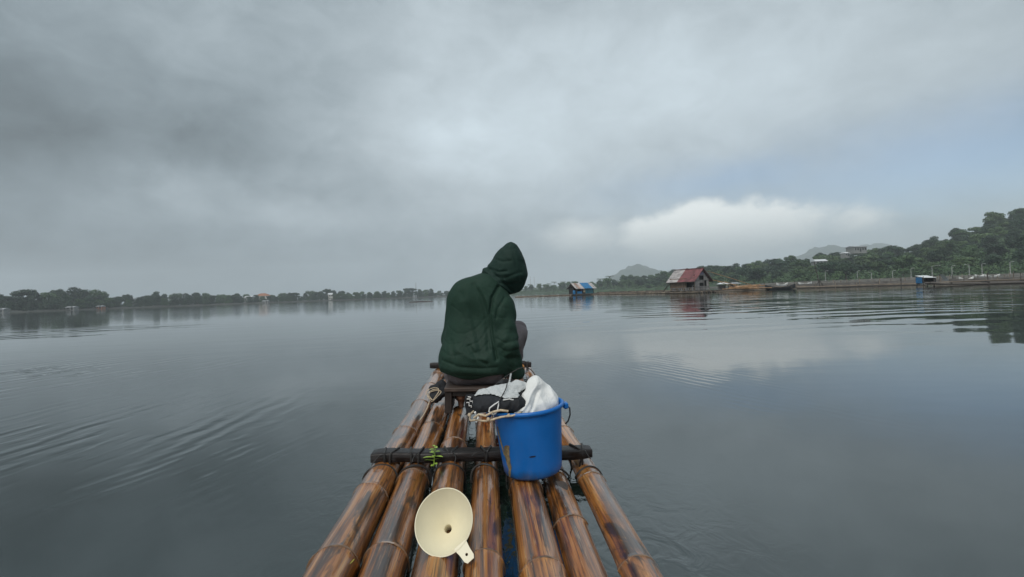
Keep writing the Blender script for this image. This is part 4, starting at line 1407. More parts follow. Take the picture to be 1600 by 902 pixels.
# green sprig sprouting on the beam
p = on_raft(680, 716, .0)
p = Vector((p.x, 2.082, .004))
sp = thing('green_sprig', 'small bright green leafy sprig sprouting from the raft\'s near cross beam', 'plant', mw=RAFT @ Matrix.Translation(p))
MB().tube([(0, 0, -.02), (.003, -.004, .02), (.006, -.002, .05), (.009, .004, .072)], [.0025, .002, .0018, .001], 6).build('stem', M_sprig, sp, True)
for (z, an, L, w) in ((.005, 2.9, .045, .008), (.012, .4, .034, .008), (.02, 3.3, .052, .008), (.024, 5.9, .040, .009), (.03, 4.6, .030, .009), (.038, 2.5, .030, .008), (.044, .3, .026, .008), (.05, 4.4, .028, .009), (.056, 3.4, .024, .007), (.062, 1.2, .022, .007), (.066, 5.2, .022, .007), (.070, 2.2, .016, .006), (-.004, 5.0, .030, .009), (-.012, 4.3, .028, .009)):
    mb = MB(); leaf_blade(mb, (.004, -.002, z), (math.cos(an), math.sin(an) * .8, .25), (0, 0, 1), L, w); mb.build('leaf', M_sprig, sp, True)
for nm, px, py, zz, d, L, w, mt, lab in (('fallen_leaf', 551, 872, -.035, (.1, -1, .3), .05, .009, M_yleaf, 'small yellow-green leaf caught between the two leftmost bamboo poles'),
                                       ('fallen_leaf', 858, 866, -.045, (.25, -1, .1), .06, .010, M_yleaf, 'narrow yellow leaf caught between poles in front of the bucket'),
                                       ('dry_leaf', 871, 752, .004, (.22, -.75, .05), .085, .020, M_dryleaf, 'dark dried leaf lying at the bucket\'s right foot')):
    q = on_raft(px, py, zz)
    e = thing(nm, lab, 'leaf', mw=RAFT @ Matrix.Translation(q))
    mb = MB(); leaf_blade(mb, (0, 0, 0), d, (0, 0, 1), L, w, .1); mb.build('blade', mt, e, True)
    MB().tube([(0, 0, 0), Vector(d).normalized() * -.012], .001, 5).build('stalk', mt, e)

# ------------------------------------------------------------------ bucket
bp = on_raft(836, 757, .0); BY = bp.y + .122
bx = on_raft(836, 743, .0).x
BUCK = RAFT @ Matrix.Translation((bx - .004, BY, .006)) @ Matrix.Rotation(math.radians(-5.5), 4, 'Y')
bucket = thing('bucket', 'scuffed bright blue plastic bucket leaning on the raft poles', 'bucket', mw=BUCK)
BH, RT, RB = .278, .151, .122
prof = [(0, .004), (RB - .018, .004), (RB - .006, .008), (RB, .018), (RB + .0035, .05), (RT - .008, BH - .03), (RT - .005, BH - .012), (RT + .002, BH - .010),
        (RT + .006, BH - .004), (RT + .006, BH + .004), (RT, BH + .008), (RT - .008, BH + .005), (RT - .012, BH - .01), (RB - .002, .05), (RB - .008, .014), (0, .012)]
MB().lathe(prof, 72).build('body', M_bucket, bucket, True, 60)
lug = MB().box((RT + .012, 0, BH - .018), (.022, .036, .026), None, .005).build('lug', M_blue, bucket, True)
MB().box((-RT - .012, 0, BH - .018), (.022, .036, .026), None, .005).build('lug', M_blue, bucket, True)
MB().tube([(RT + .016, -.004, BH - .018), (RT + .028, -.008, BH - .03), (RT + .026, -.016, BH - .055), (RT + .014, -.024, BH - .078), (RT + .000, -.03, BH - .088)], .0034, 8).build('rope_handle', M_blackp, bucket, True)


def bucket_patch(name, outline, mat, off=.0012):
    """thin worn patch following the wall; outline rows of (height, angle0, angle1)"""
    V = []; F = []
    for (h, a0, a1) in outline:
        r = RB + .0035 + (RT - .008 - RB - .0035) * (h - .05) / (BH - .08) + off
        if h < .05: r = RB + .0035 * (h / .05) + off
        for q in range(4):
            a = math.radians(a0 + (a1 - a0) * q / 3)
            V.append((r * math.cos(a), r * math.sin(a), h))
    for i in range(len(outline) - 1):
        for q in range(3):
            F.append((i * 4 + q, i * 4 + q + 1, i * 4 + q + 5, i * 4 + q + 4))
    return MB().add(V, F).build(name, mat, bucket, True)


bucket_patch('scraped_patch', [(.016, -147, -144), (.03, -148, -141), (.045, -145, -139), (.06, -147, -136), (.08, -149, -137), (.095, -150, -136), (.11, -152, -136.5), (.125, -149, -135), (.140, -148, -134), (.150, -140, -133)], M_scrape)
bucket_patch('scraped_patch', [(.10, -153, -151.5), (.12, -156, -151), (.14, -158, -152), (.16, -160, -154), (.18, -162, -156), (.20, -163, -157), (.212, -162.5, -157), (.218, -161, -158)], M_scrape)
bucket_patch('scratch', [(.104, -97, -90), (.107, -99, -87), (.110, -95, -88)], M_blackp)


# ------------------------------------------------------------------ implicit surfaces -> mesh
def surfnet(f, lo, hi, h):
    lo = np.array(lo, float); hi = np.array(hi, float)
    n = np.ceil((hi - lo) / h).astype(int) + 1
    ax = [lo[i] + h * np.arange(n[i]) for i in range(3)]
    X, Y, Z = np.meshgrid(*ax, indexing='ij')
    S = f(X, Y, Z)
    ins = S < 0
    c = np.zeros(tuple(n - 1), int)
    corners = [(i, j, k) for i in (0, 1) for j in (0, 1) for k in (0, 1)]
    sl = lambda o: tuple(slice(o[q], n[q] - 1 + o[q]) for q in range(3))
    for o in corners: c += ins[sl(o)]
    act = (c > 0) & (c < 8)
    idx = -np.ones(act.shape, int)
    cells = np.argwhere(act)
    idx[act] = np.arange(len(cells))
    acc = np.zeros((len(cells), 3)); cnt = np.zeros(len(cells))
    for a in corners:
        for b in corners:
            d = np.array(b) - np.array(a)
            if d.sum() != 1 or (d < 0).any(): continue
            pa = cells + a; pb = cells + b
            sa = S[pa[:, 0], pa[:, 1], pa[:, 2]]; sb = S[pb[:, 0], pb[:, 1], pb[:, 2]]
            m = (sa < 0) != (sb < 0)
            t = np.where(m, sa / np.where(np.abs(sa - sb) < 1e-12, 1e-12, sa - sb), 0)
            acc += (m[:, None]) * (pa + d[None] * t[:, None]); cnt += m
    V = lo + h * acc / cnt[:, None]
    Fs = []
    for axis in range(3):
        d = [0, 0, 0]; d[axis] = 1
        u, v = (axis + 1) % 3, (axis + 2) % 3
        A = ins[:-1 if axis == 0 else None, :-1 if axis == 1 else None, :-1 if axis == 2 else None]
        B = ins[d[0]:, d[1]:, d[2]:]
        for sgn, mask in ((1, A & ~B), (-1, ~A & B)):
            e = np.argwhere(mask)
            ok = (e[:, u] > 0) & (e[:, v] > 0) & (e[:, u] < n[u] - 1) & (e[:, v] < n[v] - 1)
            e = e[ok]
            du = np.zeros(3, int); du[u] = 1
            dv = np.zeros(3, int); dv[v] = 1
            q = [e - du - dv, e - dv, e, e - du]
            ids = np.stack([idx[w[:, 0], w[:, 1], w[:, 2]] for w in q], 1)
            if sgn < 0: ids = ids[:, ::-1]
            Fs.append(ids)
    F = np.concatenate(Fs)
    F = F[(F >= 0).all(1)]
    return V, F


def sdf_obj(name, f, lo, hi, h, mat, parent, smooth_it=2):
    V, F = surfnet(f, lo, hi, h)
    for _ in range(smooth_it):                      # light Laplacian smoothing
        s = np.zeros_like(V); c = np.zeros(len(V))
        for a, b in ((0, 1), (1, 2), (2, 3), (3, 0)):
            np.add.at(s, F[:, a], V[F[:, b]]); np.add.at(c, F[:, a], 1)
            np.add.at(s, F[:, b], V[F[:, a]]); np.add.at(c, F[:, b], 1)
        V = V * .5 + .5 * s / np.maximum(c, 1)[:, None]
    me = bpy.data.meshes.new(name)
    me.from_pydata(V.tolist(), [], F.tolist())
    me.polygons.foreach_set('use_smooth', [True] * len(me.polygons))
    return link(name, me, mat, parent)


def cap(P, a, b, ra, rb=None):
    rb = ra if rb is None else rb
    a = np.array(a, float); b = np.array(b, float); d = b - a
    X, Y, Z = P
    t = np.clip(((X - a[0]) * d[0] + (Y - a[1]) * d[1] + (Z - a[2]) * d[2]) / max(1e-9, d.dot(d)), 0, 1)
    return np.sqrt((X - a[0] - t * d[0]) ** 2 + (Y - a[1] - t * d[1]) ** 2 + (Z - a[2] - t * d[2]) ** 2) - (ra + (rb - ra) * t)


def ell(P, c, r):
    X, Y, Z = P
    q = np.sqrt(((X - c[0]) / r[0]) ** 2 + ((Y - c[1]) / r[1]) ** 2 + ((Z - c[2]) / r[2]) ** 2)
    return (q - 1) * min(r)


def smin(a, b, k):
    h = np.clip(.5 + .5 * (b - a) / k, 0, 1)
    return b + (a - b) * h - k * h * (1 - h)


def smins(k, *a):
    r = a[0]
    for q in a[1:]: r = smin(r, q, k)
    return r


def seg2(U, W_, pts):
    """distance to a polyline in a 2-D plane"""
    best = None
    for (a, b) in zip(pts[:-1], pts[1:]):
        dx_, dy_ = b[0] - a[0], b[1] - a[1]
        t = np.clip(((U - a[0]) * dx_ + (W_ - a[1]) * dy_) / (dx_ * dx_ + dy_ * dy_), 0, 1)
        d = np.sqrt((U - a[0] - t * dx_) ** 2 + (W_ - a[1] - t * dy_) ** 2)
        best = d if best is None else np.minimum(best, d)
    return best


# ---- white sack and net stuffed into the bucket
SB = BUCK @ Matrix.Translation((0, 0, 0))
sack = thing('plastic_sack', 'crumpled white plastic sack bulging over the bucket\'s right side', 'sack', mw=SB)


def f_sack(X, Y, Z):
    P = (X, Y, Z)
    f = smins(.045, cap(P, (-.035, -.105, .265), (.045, .005, .355), .032, .030), cap(P, (.045, .005, .350), (.105, .02, .292), .034, .028),
              cap(P, (.0, -.07, .25), (.085, -.01, .28), .048, .045), cap(P, (.06, .04, .27), (.02, .06, .31), .04, .03))
    u = X * .83 + Y * .2 - Z * .35; w = X * .3 + Z * .9
    f = f +   .0065 * (np.abs(np.sin(u * 48 + 1.6 * np.sin(w * 22))) - .6) + .0016 * (np.abs(np.sin(w * 60 + 2.4 * np.sin(u * 34) + Y * 40)) - .6)
    f = f - .010 * np.exp(-(seg2(X, Z, [(-.06, .262), (.0, .32), (.045, .372)]) / .008) ** 2)
    f = f + .007 * np.exp(-(seg2(X, Z, [(-.01, .262), (.02, .30), (.05, .345)]) / .006) ** 2)
    rr = np.sqrt(X * X + Y * Y)
    f = np.maximum(f, np.where(Z < BH + .012, rr - .134, -1))
    return f


sdf_obj('sack', f_sack, (-.12, -.17, .17), (.17, .13, .40), .0032, M_white_cloth, sack, 2)
netb = thing('fishing_net', 'bundled white and black hoop net hanging over the bucket\'s left rim', 'net', mw=SB)


def f_net(X, Y, Z):
    P = (X, Y, Z)
    f = smins(.04, cap(P, (-.175, -.04, .335), (-.03, .0, .345), .040, .042), cap(P, (-.19, -.06, .305), (-.05, -.095, .312), .034, .040), cap(P, (-.10, -.02, .29), (-.02, .04, .30), .06, .05))
    w = X * .6 - Z * .6
    f = f + .0055 * (np.abs(np.sin(w * 58 + 2 * np.sin(Y * 40 + X * 25))) - .6) + .003 * (np.abs(np.sin(Z * 90 + 3 * np.sin(X * 50))) - .6)
    rr = np.sqrt(X * X + Y * Y)
    return np.maximum(f, np.where(Z < BH + .010, rr - .133, -1))


NV = lambda cut, keep: (lambda X, Y, Z: np.maximum(f_net(X, Y, Z), keep * (Z - (cut + .010 * np.sin(X * 30 + .5)))))
sdf_obj('pale_netting', NV(.348, -1), (-.26, -.17, .22), (.07, .13, .41), .0042, M_net, netb, 1)
sdf_obj('black_cloth', NV(.345, 1), (-.26, -.17, .22), (.07, .13, .41), .0042, M_black_cloth, netb, 1)
hc = Vector((-.115, -.045, .272))
hoop = [hc + Vector((.125 * math.cos(a), .085 * math.sin(a) - .02, .012 * math.cos(a) + .035 * max(0, math.sin(a)) + .003 * math.sin(7 * a) + .006)) for a in [2 * math.pi * k / 40 for k in range(40)]]
MB().tube(hoop, .0042, 8, closed=True).build('hoop', M_rope, netb, True)
MB().tube([hc + Vector((-.105, -.085, .012)), hc + Vector((-.085, -.092, .026)), hc + Vector((-.06, -.096, .018)), hc + Vector((-.03, -.098, .030)), hc + Vector((.0, -.098, .034)), hc + Vector((.03, -.096, .026))], .0046, 8).build('rope', M_rope, netb, True)
for (kx, ky, kz) in ((-.125, -.03, .012), (-.05, -.104, .006), (.03, -.10, .010)):
    MB().lathe([(0, -.007), (.006, -.004), (.007, .002), (.004, .007), (0, .008)], 10).build('knot', M_rope, netb, True).location = hc + Vector((kx, ky, kz))
lp = [(-.150, -.128, .292), (-.160, -.130, .303), (-.155, -.130, .316), (-.138, -.128, .326), (-.118, -.124, .335), (-.120, -.126, .322), (-.126, -.130, .304), (-.134, -.132, .293), (-.143, -.131, .289)]
MB().tube(lp, .0028, 8, closed=True).build('cord_loop', M_white, netb, True)
MB().tube([(-.118, -.122, .335), (-.105, -.10, .347), (-.085, -.07, .368), (-.075, -.04, .386)], .0022, 8).build('cord', M_wire, netb, True)
MB().tube([(-.10, -.118, .338), (-.075, -.120, .340), (-.05, -.118, .330)], .0024, 8).build('cord', M_white, netb, True)
wz = [(-.135, -.02, .375), (-.095, 0, .398), (-.055, .01, .418), (-.02, .02, .432), (.01, .03, .434), (.035, .04, .420), (.05, .045, .395), (.055, .05, .365), (.05, .05, .33)]
MB().tube(wz, .0020, 8).build('wire_arc', M_wire, netb, True)
MB().tube([(-.068, .0, .372), (-.060, .005, .395), (-.053, .01, .417)], .0036, 8).build('cord', M_net, netb, True)
MB().tube([(-.205, -.07, .30), (-.215, -.075, .285), (-.205, -.085, .272), (-.215, -.09, .255)], .004, 8).build('cord', M_white, netb, True)
mt = MB()
mt.tube([(-.20, -.065, .330), (-.212, -.07, .315), (-.205, -.08, .302), (-.218, -.085, .290)], .005, 8)
mt.build('cord', M_white, netb, True)

# ------------------------------------------------------------------ funnel
fq = on_raft(693, 872, .0)
tilt = math.radians(49)
FD = .093
ctr = Vector((fq.x - .004, fq.y + math.cos(tilt) * FD + .0, math.sin(tilt) * FD + .004))
FUN = RAFT @ Matrix.Translation(ctr) @ Matrix.Rotation(math.radians(-7), 4, 'Z') @ Matrix.Rotation(tilt, 4, 'X')
fun = thing('funnel', 'cream plastic funnel lying mouth up on the middle bamboo poles', 'funnel', mw=FUN)
prof = [(FD, .0), (FD - .0008, .004), (FD - .003, .0045), (FD - .0045, .001), (.062, -.032), (.030, -.066), (.0145, -.082), (.0125, -.092), (.009, -.150),
        (.0072, -.150), (.0072, -.149), (.0105, -.092), (.0125, -.0815)]
prof_out = [(.0125, -.0815), (.0105, -.092), (.0074, -.150), (.0092, -.150), (.0128, -.094), (.0165, -.084), (.0320, -.068), (.064, -.034), (FD - .002, -.001), (FD, .0005), (FD, .004), (FD - .003, .0048), (FD - .0046, .001), (.062, -.0315), (.030, -.0655), (.0125, -.0815)]
m_ = MB().lathe(prof_out, 64).build('cone', M_cream, fun, True, 60)
m_.scale = (.93, 1.03, 1)
an = math.radians(-48)
tab = MB(); V = []
tp = [(-.021, -.012), (.021, -.012), (.017, .012), (.016, .034), (.011, .042), (-.011, .042), (-.016, .034), (-.017, .012)]
hole = [(.0042 * math.cos(a), .022 + .0042 * math.sin(a)) for a in [2 * math.pi * k / 8 - 2.5 for k in range(8)]]
for z in (.0035, .0005):
    for (a, b) in tp + hole: V.append((a, b, z))
F = []
for i in range(8):
    j = (i + 1) % 8
    F += [(i, j, 8 + j, 8 + i), (16 + j, 16 + i, 24 + i, 24 + j), (i, 16 + i, 16 + j, j), (8 + j, 24 + j, 24 + i, 8 + i)]
tb = tab.add(V, F).build('tab', M_cream, fun, True, 30)
tb.matrix_local = Matrix.Rotation(an - math.pi / 2, 4, 'Z') @ Matrix.Translation((0, .094, .0))

# ------------------------------------------------------------------ bench and person
PX, PY = -.031, 3.05
SEAT = RAFT @ Matrix.Translation((PX, PY, 0))
bench = thing('low_bench', 'low dark wooden bench under the seated person', 'bench', mw=SEAT)
MB().box((.02, .03, .148), (.50, .30, .026), None, .005).build('seat_board', M_bench, bench, True, 30)
MB().box((-.205, .03, .066), (.045, .27, .138), None, .004).build('leg_board', M_bench_dark, bench, True, 30)
MB().box((.235, .03, .066), (.045, .27, .138), None, .004).build('leg_board', M_bench_dark, bench, True, 30)
MB().box((.015, -.085, .118), (.39, .022, .032), None, .003).build('apron', M_bench_dark, bench, True, 30)

person = thing('person', 'person in dark green hooded jacket sitting hunched with back turned', 'person', mw=SEAT)


def wr(X, Y, Z, sc):
    return np.sin(X * 31 * sc + 2.5 * np.sin(Z * 13 * sc + Y * 9)) * np.sin(Z * 23 * sc + 2 * np.sin(X * 17 * sc - Y * 11))


def f_torso(P):
    return smins(.09,
                 cap(P, (-.115, .02, .30), (.055, .02, .30), .142, .140),
                 cap(P, (-.120, .03, .33), (-.095, .09, .66), .140, .118),
                 cap(P, (.055, .03, .33), (.095, .06, .60), .140, .120),
                 cap(P, (-.085, .09, .745), (.03, .10, .755), .118, .118),
                 cap(P, (.03, .10, .745), (.105, .06, .655), .118, .112))


def f_jacket(X, Y, Z):
    P = (X, Y, Z)
    t = f_torso(P)
    t = smin(t, cap(P, (.04, .13, .80), (.10, .16, .86), .085, .07), .06)
    ra = smin(cap(P, (.140, .035, .655), (.168, -.035, .425), .088, .074), cap(P, (.168, -.035, .425), (.236, .02, .235), .074, .054), .04)
    la = smin(cap(P, (-.145, .10, .70), (-.195, .13, .44), .085, .070), cap(P, (-.195, .13, .44), (-.06, .37, .40), .068, .052), .04)
    back = np.clip((.10 - Y) / .1, 0, 1)
    # sleeve wrinkles gather at the elbow
    zz = Z - .25 * (X - .19)
    ra = ra + .0022 * np.sin(zz * 105 + 2.2 * np.sin(X * 26)) * np.exp(-((Z - .40) / .11) ** 2) + .004 * np.sin(Z * 46 + 2 * np.sin(X * 30 + Y * 20))
    f = smin(t, ra, .022)
    f = smin(f, la, .03)
    # creases of the cloth on the back
    for pts, w, am in (([(-.045, .815), (.005, .74), (.035, .64), (.048, .50), (.052, .40)], .020, .013),
                       ([(.115, .80), (.075, .73), (.060, .62), (.075, .47), (.100, .34)], .014, .026),
                       ([(-.13, .76), (-.06, .62), (-.03, .50), (.00, .38)], .026, .008),
                       ([(.155, .725), (.11, .66), (.10, .60)], .012, .010),
                       ([(-.24, .33), (-.13, .295), (.0, .285), (.10, .29)], .012, .007),
                       ([(-.19, .45), (-.17, .36), (-.18, .28)], .018, .007),
                       ([(-.07, .42), (-.02, .34), (.04, .31)], .015, .008),
                       ([(.10, .47), (.16, .44), (.24, .455)], .010, .012),
                       ([(.11, .415), (.17, .385), (.25, .40)], .010, .012),
                       ([(.12, .365), (.18, .335), (.26, .345)], .009, .010),
                       ([(.16, .31), (.21, .27), (.27, .285)], .008, .008),
                       ([(.085, .70), (.12, .67), (.17, .66)], .007, .009), ([(.080, .64), (.12, .60), (.16, .60)], .008, .008), ([(.078, .56), (.12, .52), (.18, .53)], .008, .008),
                       ([(.03, .60), (-.03, .53), (-.10, .50)], .008, .007), ([(.045, .53), (-.01, .45), (-.09, .42)], .008, .008), ([(.05, .45), (.0, .39), (-.06, .375)], .008, .007),
                       ([(-.25, .46), (-.20, .43), (-.13, .44)], .008, .007), ([(-.25, .39), (-.19, .36), (-.11, .375)], .008, .007), ([(-.22, .55), (-.16, .50), (-.12, .50)], .008, .006),
                       ([(-.19, .68), (-.12, .63), (-.08, .55)], .009, .006), ([(-.02, .84), (.04, .80), (.09, .79)], .007, .006),
                       ([(-.12, .265), (-.10, .30), (-.11, .34)], .006, .006), ([(-.03, .25), (-.02, .29), (-.03, .33)], .006, .006), ([(.05, .25), (.05, .29), (.03, .32)], .006, .006), ([(-.20, .27), (-.19, .31), (-.20, .34)], .006, .006),
                       ([(-.27, .250), (-.12, .236), (.0, .234), (.13, .25)], .005, .006)):
        f = f + am * (.30 if w < .0105 else .8) * back * np.exp(-(seg2(X, Z, pts) / (w * .78)) ** 2)
    for pts, w, am in (([(-.01, .80), (.045, .70), (.075, .56), (.082, .42)], .020, .010),
                       ([(-.10, .70), (-.055, .56), (-.03, .42)], .030, .008),
                       ([(-.25, .285), (-.12, .262), (.0, .252), (.10, .25)], .018, .006),
                       ([(-.15, .40), (-.05, .345), (.03, .34)], .018, .008)):
        f = f - am * back * np.exp(-(seg2(X, Z, pts) / w) ** 2)
    f = f + .0014 * wr(X, Y, Z, 1.0)
    # hem line
    zc = .216 + .55 * (X + .05) ** 2 * (X < .15) + .01 * np.sin(X * 22)
    f = np.maximum(f, np.where((X < .155) & (Y < .3), zc - Z, -1))
    # cuff end
    f = np.maximum(f, np.where((X > .155) & (Y < .2), .186 - Z, -1))
    return f


sdf_obj('jacket', f_jacket, (-.33, -.22, .14), (.36, .47, .97), .0046, M_jacket, person, 1)
FD_ = np.array((.42, .74, -.52)); FD_ = FD_ / np.linalg.norm(FD_)
HC = np.array((.185, .17, .915))


def f_hood(X, Y, Z):
    P = (X, Y, Z)
    o = smins(.05, ell(P, tuple(HC), (.128, .15, .13)), cap(P, (.185, .13, .915), (.199, .11, 1.010), .128, .082), cap(P, (.199, .11, 1.010), (.208, .10, 1.068), .080, .036),
              cap(P, (.06, .12, .885), (.12, .10, .835), .055, .060), cap(P, (.13, .09, .83), (.20, .12, .795), .055, .035), cap(P, (.225, .14, .88), (.235, .16, .83), .075, .06))
    o = o + .008 * np.exp(-(seg2(X, Z, [(.03, .955), (.075, .905), (.14, .84), (.21, .775)]) / .010) ** 2) * (Y < .16)
    o = o - .007 * np.exp(-(seg2(X, Z, [(.015, .925), (.055, .885), (.12, .82), (.20, .765)]) / .010) ** 2) * (Y < .16)
    for pts, w, am in (([(.06, .925), (.12, .90), (.17, .905)], .008, .008), ([(.10, .87), (.16, .86), (.22, .885), (.27, .90)], .010, .006),
                       ([(.13, .83), (.19, .815), (.26, .83)], .009, .006), ([(.09, .995), (.14, .97), (.2, .975)], .008, .005),
                       ([(.21, 1.07), (.225, .99), (.25, .92), (.27, .85)], .008, .004)):
        o = o + am * np.exp(-(seg2(X, Z, pts) / w) ** 2) * (Y < HC[1])
    o = o + .0022 * wr(X + .1, Y, Z, 1.4) + .001 * wr(X, Y + .2, Z, 2.8)
    inner = smin(ell(P, tuple(HC + FD_ * .02), (.112, .132, .112)), cap(P, tuple(HC), tuple(HC + FD_ * .3), .088, .10), .03)
    inner = smin(inner, cap(P, tuple(HC), (.10, .15, .80), .07, .07), .03)
    return np.maximum(o, -inner)


sdf_obj('hood', f_hood, (-.04, -.08, .70), (.36, .40, 1.13), .0052, M_hood, person, 1)


def f_pants_full(X, Y, Z):
    P = (X, Y, Z)
    hips = smins(.06, cap(P, (-.105, .02, .285), (.055, .02, .285), .130, .128), cap(P, (-.11, .06, .25), (-.19, .42, .16), .10, .085))
    hips = np.maximum(hips, np.where(Y < .185, .1615 - Z, -1))
    rl = smin(cap(P, (.06, .06, .29), (.262, .42, .465), .115, .082), cap(P, (.262, .42, .462), (.235, .60, .13), .084, .066), .03)
    rl = np.maximum(rl, np.where(Y < .185, .1615 - Z, -1))
    sh = cap(P, (-.19, .42, .12), (-.135, .12, .070), .078, .050)
    sh = np.maximum(sh, np.where(Y < .20, Z - .128, -1))
    sh = np.maximum(sh, .012 - Z)
    f = smin(smin(hips, rl, .05), sh, .015)
    f = f + .003 * wr(X, Y, Z, 1.3) + .0035 * np.sin(Z * 55 + 3 * np.sin(X * 20 + Y * 15)) * (Y > .3)
    f = f + .006 * np.exp(-(seg2(Y, Z, [(.35, .55), (.45, .47), (.50, .38)]) / .012) ** 2) * (X > .2)
    return np.maximum(np.maximum(f, .10 - Z - 1.0 * (Y < .5)), .008 - Z)


sdf_obj('trousers', f_pants_full, (-.32, -.16, -.01), (.38, .72, .60), .0062, M_pants, person, 2)

HR = HC + FD_ * .01


def f_body(X, Y, Z):
    P = (X, Y, Z)
    up = np.array((.25, -.1, .95)); up = up - FD_ * up.dot(FD_); up /= np.linalg.norm(up)
    sd_ = np.cross(FD_, up)
    head = smin(ell(P, tuple(HR + up * .01), (.080, .086, .090)), cap(P, tuple(HR + FD_ * .035 - up * .03), tuple(HR + FD_ * .055 - up * .065), .055, .034), .03)
    nose = cap(P, tuple(HR + FD_ * .088 + up * .004), tuple(HR + FD_ * .108 - up * .030), .008, .012)
    head = smin(head, nose, .008)
    for s in (-1, 1):
        head = np.maximum(head, -(cap(P, tuple(HR + FD_ * .096 + up * .008 + sd_ * s * .032), tuple(HR + FD_ * .10 + up * .008 + sd_ * s * .032), .012)))
        head = smin(head, cap(P, tuple(HR + FD_ * .080 + up * .008 + sd_ * s * .032), tuple(HR + FD_ * .084 + up * .008 + sd_ * s * .032), .011), .003)
        head = smin(head, ell(P, tuple(HR + sd_ * s * .082), (.014, .024, .030)), .008)
        head = smin(head, cap(P, tuple(HR + FD_ * .090 - up * .050 - sd_ * s * .0), tuple(HR + FD_ * .084 - up * .050 + sd_ * s * .022), .007, .004), .004)
    f = smin(head, cap(P, (.06, .11, .76), tuple(HR - up * .06), .058, .052), .03)
    f = smin(f, smins(.08, cap(P, (-.09, .03, .30), (.03, .03, .30), .10), cap(P, (-.02, .04, .34), (.02, .09, .70), .105, .10), cap(P, (-.11, .09, .71), (.09, .07, .65), .07)), .04)
    # right arm down to the bench end, hand with five fingers gripping it
    f = smin(f, cap(P, (.12, .05, .65), (.168, -.03, .43), .048, .042), .03)
    f = smin(f, cap(P, (.168, -.03, .43), (.243, .022, .225), .040, .028), .02)
    palm = smin(cap(P, (.246, .024, .215), (.256, .030, .182), .026, .026), cap(P, (.250, .005, .182), (.252, .055, .182), .016, .016), .015)
    f = smin(f, palm, .012)
    for i, (yy, L_) in enumerate(((.000, .026), (.020, .031), (.040, .030), (.058, .024))):
        k = (.272, yy, .178)
        f = smin(f, cap(P, (.254, yy, .186), k, .0105, .0095), .006)
        f = smin(f, cap(P, k, (.284, yy, .178 - L_ * .7), .0092, .0085), .004)
        f = smin(f, cap(P, (.284, yy, .178 - L_ * .7), (.281, yy, .178 - L_ * 1.35), .0085, .0075), .004)
    f = smin(f, cap(P, (.240, .00, .190), (.222, -.022, .176), .0115, .010), .006)
    f = smin(f, cap(P, (.222, -.022, .176), (.206, -.026, .171), .0095, .0085), .004)
    # left arm resting over the lap
    f = smin(f, cap(P, (-.13, .10, .69), (-.19, .13, .45), .046, .042), .03)
    f = smin(f, cap(P, (-.19, .13, .45), (-.05, .385, .40), .040, .028), .02)
    f = smin(f, cap(P, (-.05, .385, .40), (-.02, .44, .392), .028, .026), .015)
    for i, sx in enumerate((-.022, -.004, .014, .030)):
        b_ = (-.012 + sx * .6, .455 - sx * .2, .395); t1 = (b_[0] + .012, b_[1] + .032, .388); t2 = (t1[0] + .006, t1[1] + .02 - .004 * i, .368)
        f = smin(f, cap(P, b_, t1, .0098, .009), .004); f = smin(f, cap(P, t1, t2, .009, .0075), .004)
    f = smin(f, cap(P, (-.02, .42, .405), (.022, .43, .400), .011, .009), .006)
    # legs and feet
    f = smin(f, cap(P, (.04, .05, .29), (.255, .41, .46), .085, .055), .03)
    f = smin(f, cap(P, (.255, .41, .46), (.235, .60, .085), .050, .034), .02)
    f = smin(f, smin(cap(P, (.235, .60, .042), (.240, .72, .028), .034, .026), cap(P, (.235, .585, .034), (.235, .60, .08), .03, .03), .02), .02)
    f = smin(f, cap(P, (-.08, .05, .27), (-.19, .41, .15), .08, .055), .03)
    f = smin(f, cap(P, (-.19, .41, .12), (-.132, .08, .072), .048, .032), .02)
    f = smin(f, cap(P, (-.132, .07, .075), (-.128, -.050, .098), .030, .030), .02)     # heel of the tucked foot
    f = smin(f, cap(P, (-.130, .02, .06), (-.128, .0, .018), .026, .016), .02)
    return f


sdf_obj('body', f_body, (-.31, -.12, -.01), (.37, .80, 1.06), .0065, M_skin, person, 1)
# drawcord tips of the hood, hair at the brow
# ------------------------------------------------------------------ small things lying round the bench
po = thing('folded_pouch', 'black pouch with white printed marks lying under the bench', 'pouch', mw=RAFT @ Matrix.Translation((on_raft(735, 652).x, 2.92, .0)))


def f_pouch(X, Y, Z):
    q = np.maximum(np.maximum(np.abs(X) - .034 + .004 * np.sin(Z * 60), np.abs(Y) - .018 - .01 * np.clip(.1 - Z, 0, .1) * 3), np.abs(Z - .06) - .062)
    return q + .003 * wr(X, Y, Z, 3)


sdf_obj('pouch_body', f_pouch, (-.06, -.06, -.01), (.06, .06, .14), .004, M_black_cloth, po, 3)
for pts in ([(-.024, .098), (-.004, .098), (-.004, .084), (.012, .084)], [(-.026, .076), (-.010, .076), (-.010, .056), (.004, .056), (.004, .046)], [(.010, .074), (.026, .074), (.026, .050), (.016, .050), (.016, .060)], [(-.018, .112), (.002, .108)]):
    MB().tube([(a, -.0225 - .03 * max(0, .1 - b), b) for a, b in pts], .0038, 6).build('white_mark', M_white, po)
rc = thing('red_cloth', 'bit of dark red cloth under the right end of the bench', 'cloth', mw=RAFT @ Matrix.Translation((on_raft(757, 640).x, 3.0, .0)))
sdf_obj('cloth', lambda X, Y, Z: smin(cap((X, Y, Z), (-.04, 0, .05), (.06, .02, .06), .045, .045), cap((X, Y, Z), (0, 0, .09), (.05, .01, .09), .032, .03), .02) + .005 * wr(X, Y, Z, 2.2), (-.12, -.08, -.01), (.14, .09, .128), .006, M_red, rc, 1)
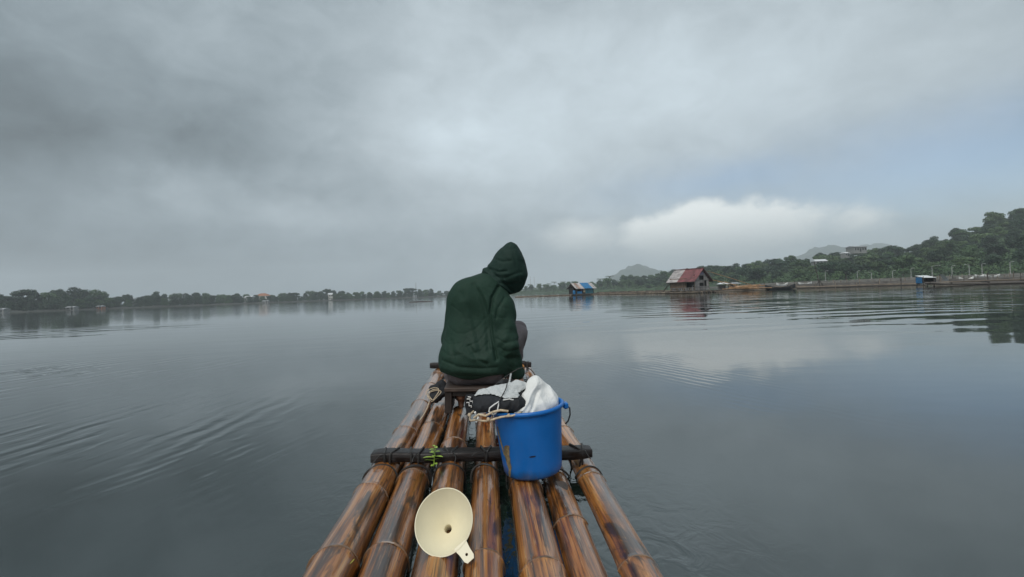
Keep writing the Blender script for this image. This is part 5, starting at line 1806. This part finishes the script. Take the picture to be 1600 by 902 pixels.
bd = thing('dark_bundle', 'crumpled black cloth bundle at the left edge under the jacket', 'cloth', mw=RAFT @ Matrix.Translation((on_raft(683, 640).x + .0, 3.18, .0)) @ Matrix.Scale(.82, 4))
sdf_obj('cloth', lambda X, Y, Z: smin(cap((X, Y, Z), (-.03, 0, .06), (.05, .02, .12), .05, .045), cap((X, Y, Z), (-.055, 0, .13), (.02, .02, .165), .028, .035), .02) + .006 * wr(X, Y, Z, 2.4), (-.13, -.1, -.01), (.13, .1, .23), .006, M_black_cloth, bd, 1)
q0 = on_raft(681, 604, .11)
rp_ = thing('rope_coil', 'small loops of cream rope hanging beside the bench\'s left end', 'rope', mw=RAFT @ Matrix.Translation((q0.x + .00, 2.98, .0)))
for j, (rx, rz_, dx_) in enumerate(((.032, .040, .01), (.026, .032, .018), (.036, .026, .022))):
    pts = [(dx_ + rx * math.cos(a) + .012 * math.sin(2 * a), -.02 - .01 * j + .015 * math.sin(a), .115 + rz_ * math.sin(a) + .01 * math.cos(a)) for a in [2 * math.pi * k / 24 for k in range(24)]]
    MB().tube(pts, .0022, 7, closed=True).build('rope_loop', M_rope, rp_, True)
MB().tube([(-.01, -.02, .075), (-.018, -.06, .045), (-.03, -.12, .02), (-.045, -.22, .006)], .0032, 7).build('rope_end', M_rope, rp_, True)
q0 = on_raft(813, 584, .0)
fl = thing('orange_float', 'small orange foam float beside the far cross beam', 'float', mw=RAFT @ Matrix.Translation((q0.x, q0.y, .004)))
fo = MB().lathe([(.010, -.05), (.028, -.05), (.040, -.03), (.044, 0), (.040, .03), (.028, .05), (.010, .05), (.010, -.05)], 20).build('foam', M_orange, fl, True, 40)
fo.matrix_local = Matrix.Translation((0, 0, .048)) @ Matrix.Rotation(1.35, 4, 'X') @ Matrix.Rotation(.3, 4, 'Z')
MB().tube([(0, -.055, .055), (.0, .0, .05), (.01, .07, .03), (.03, .12, .006)], .004, 6).build('cord', M_wire, fl, True)

# ------------------------------------------------------------------ haze
hm = bpy.data.materials.new('haze')
hm.use_nodes = True
hn = hm.node_tree.nodes
hn.clear()
ho = hn.new('ShaderNodeOutputMaterial')
pv = hn.new('ShaderNodeVolumePrincipled')
pv.inputs['Color'].default_value = (0.90, 0.96, 1.0, 1)
pv.inputs['Density'].default_value = 0.00042
pv.inputs['Anisotropy'].default_value = 0.0
hm.node_tree.links.new(pv.outputs[0], ho.inputs['Volume'])
hz = MB().box((0, 900, 109.0), (6200, 3960, 221.0)).build('haze', hm)
tag(hz, 'pale damp haze over the lake', 'haze', kind='stuff')
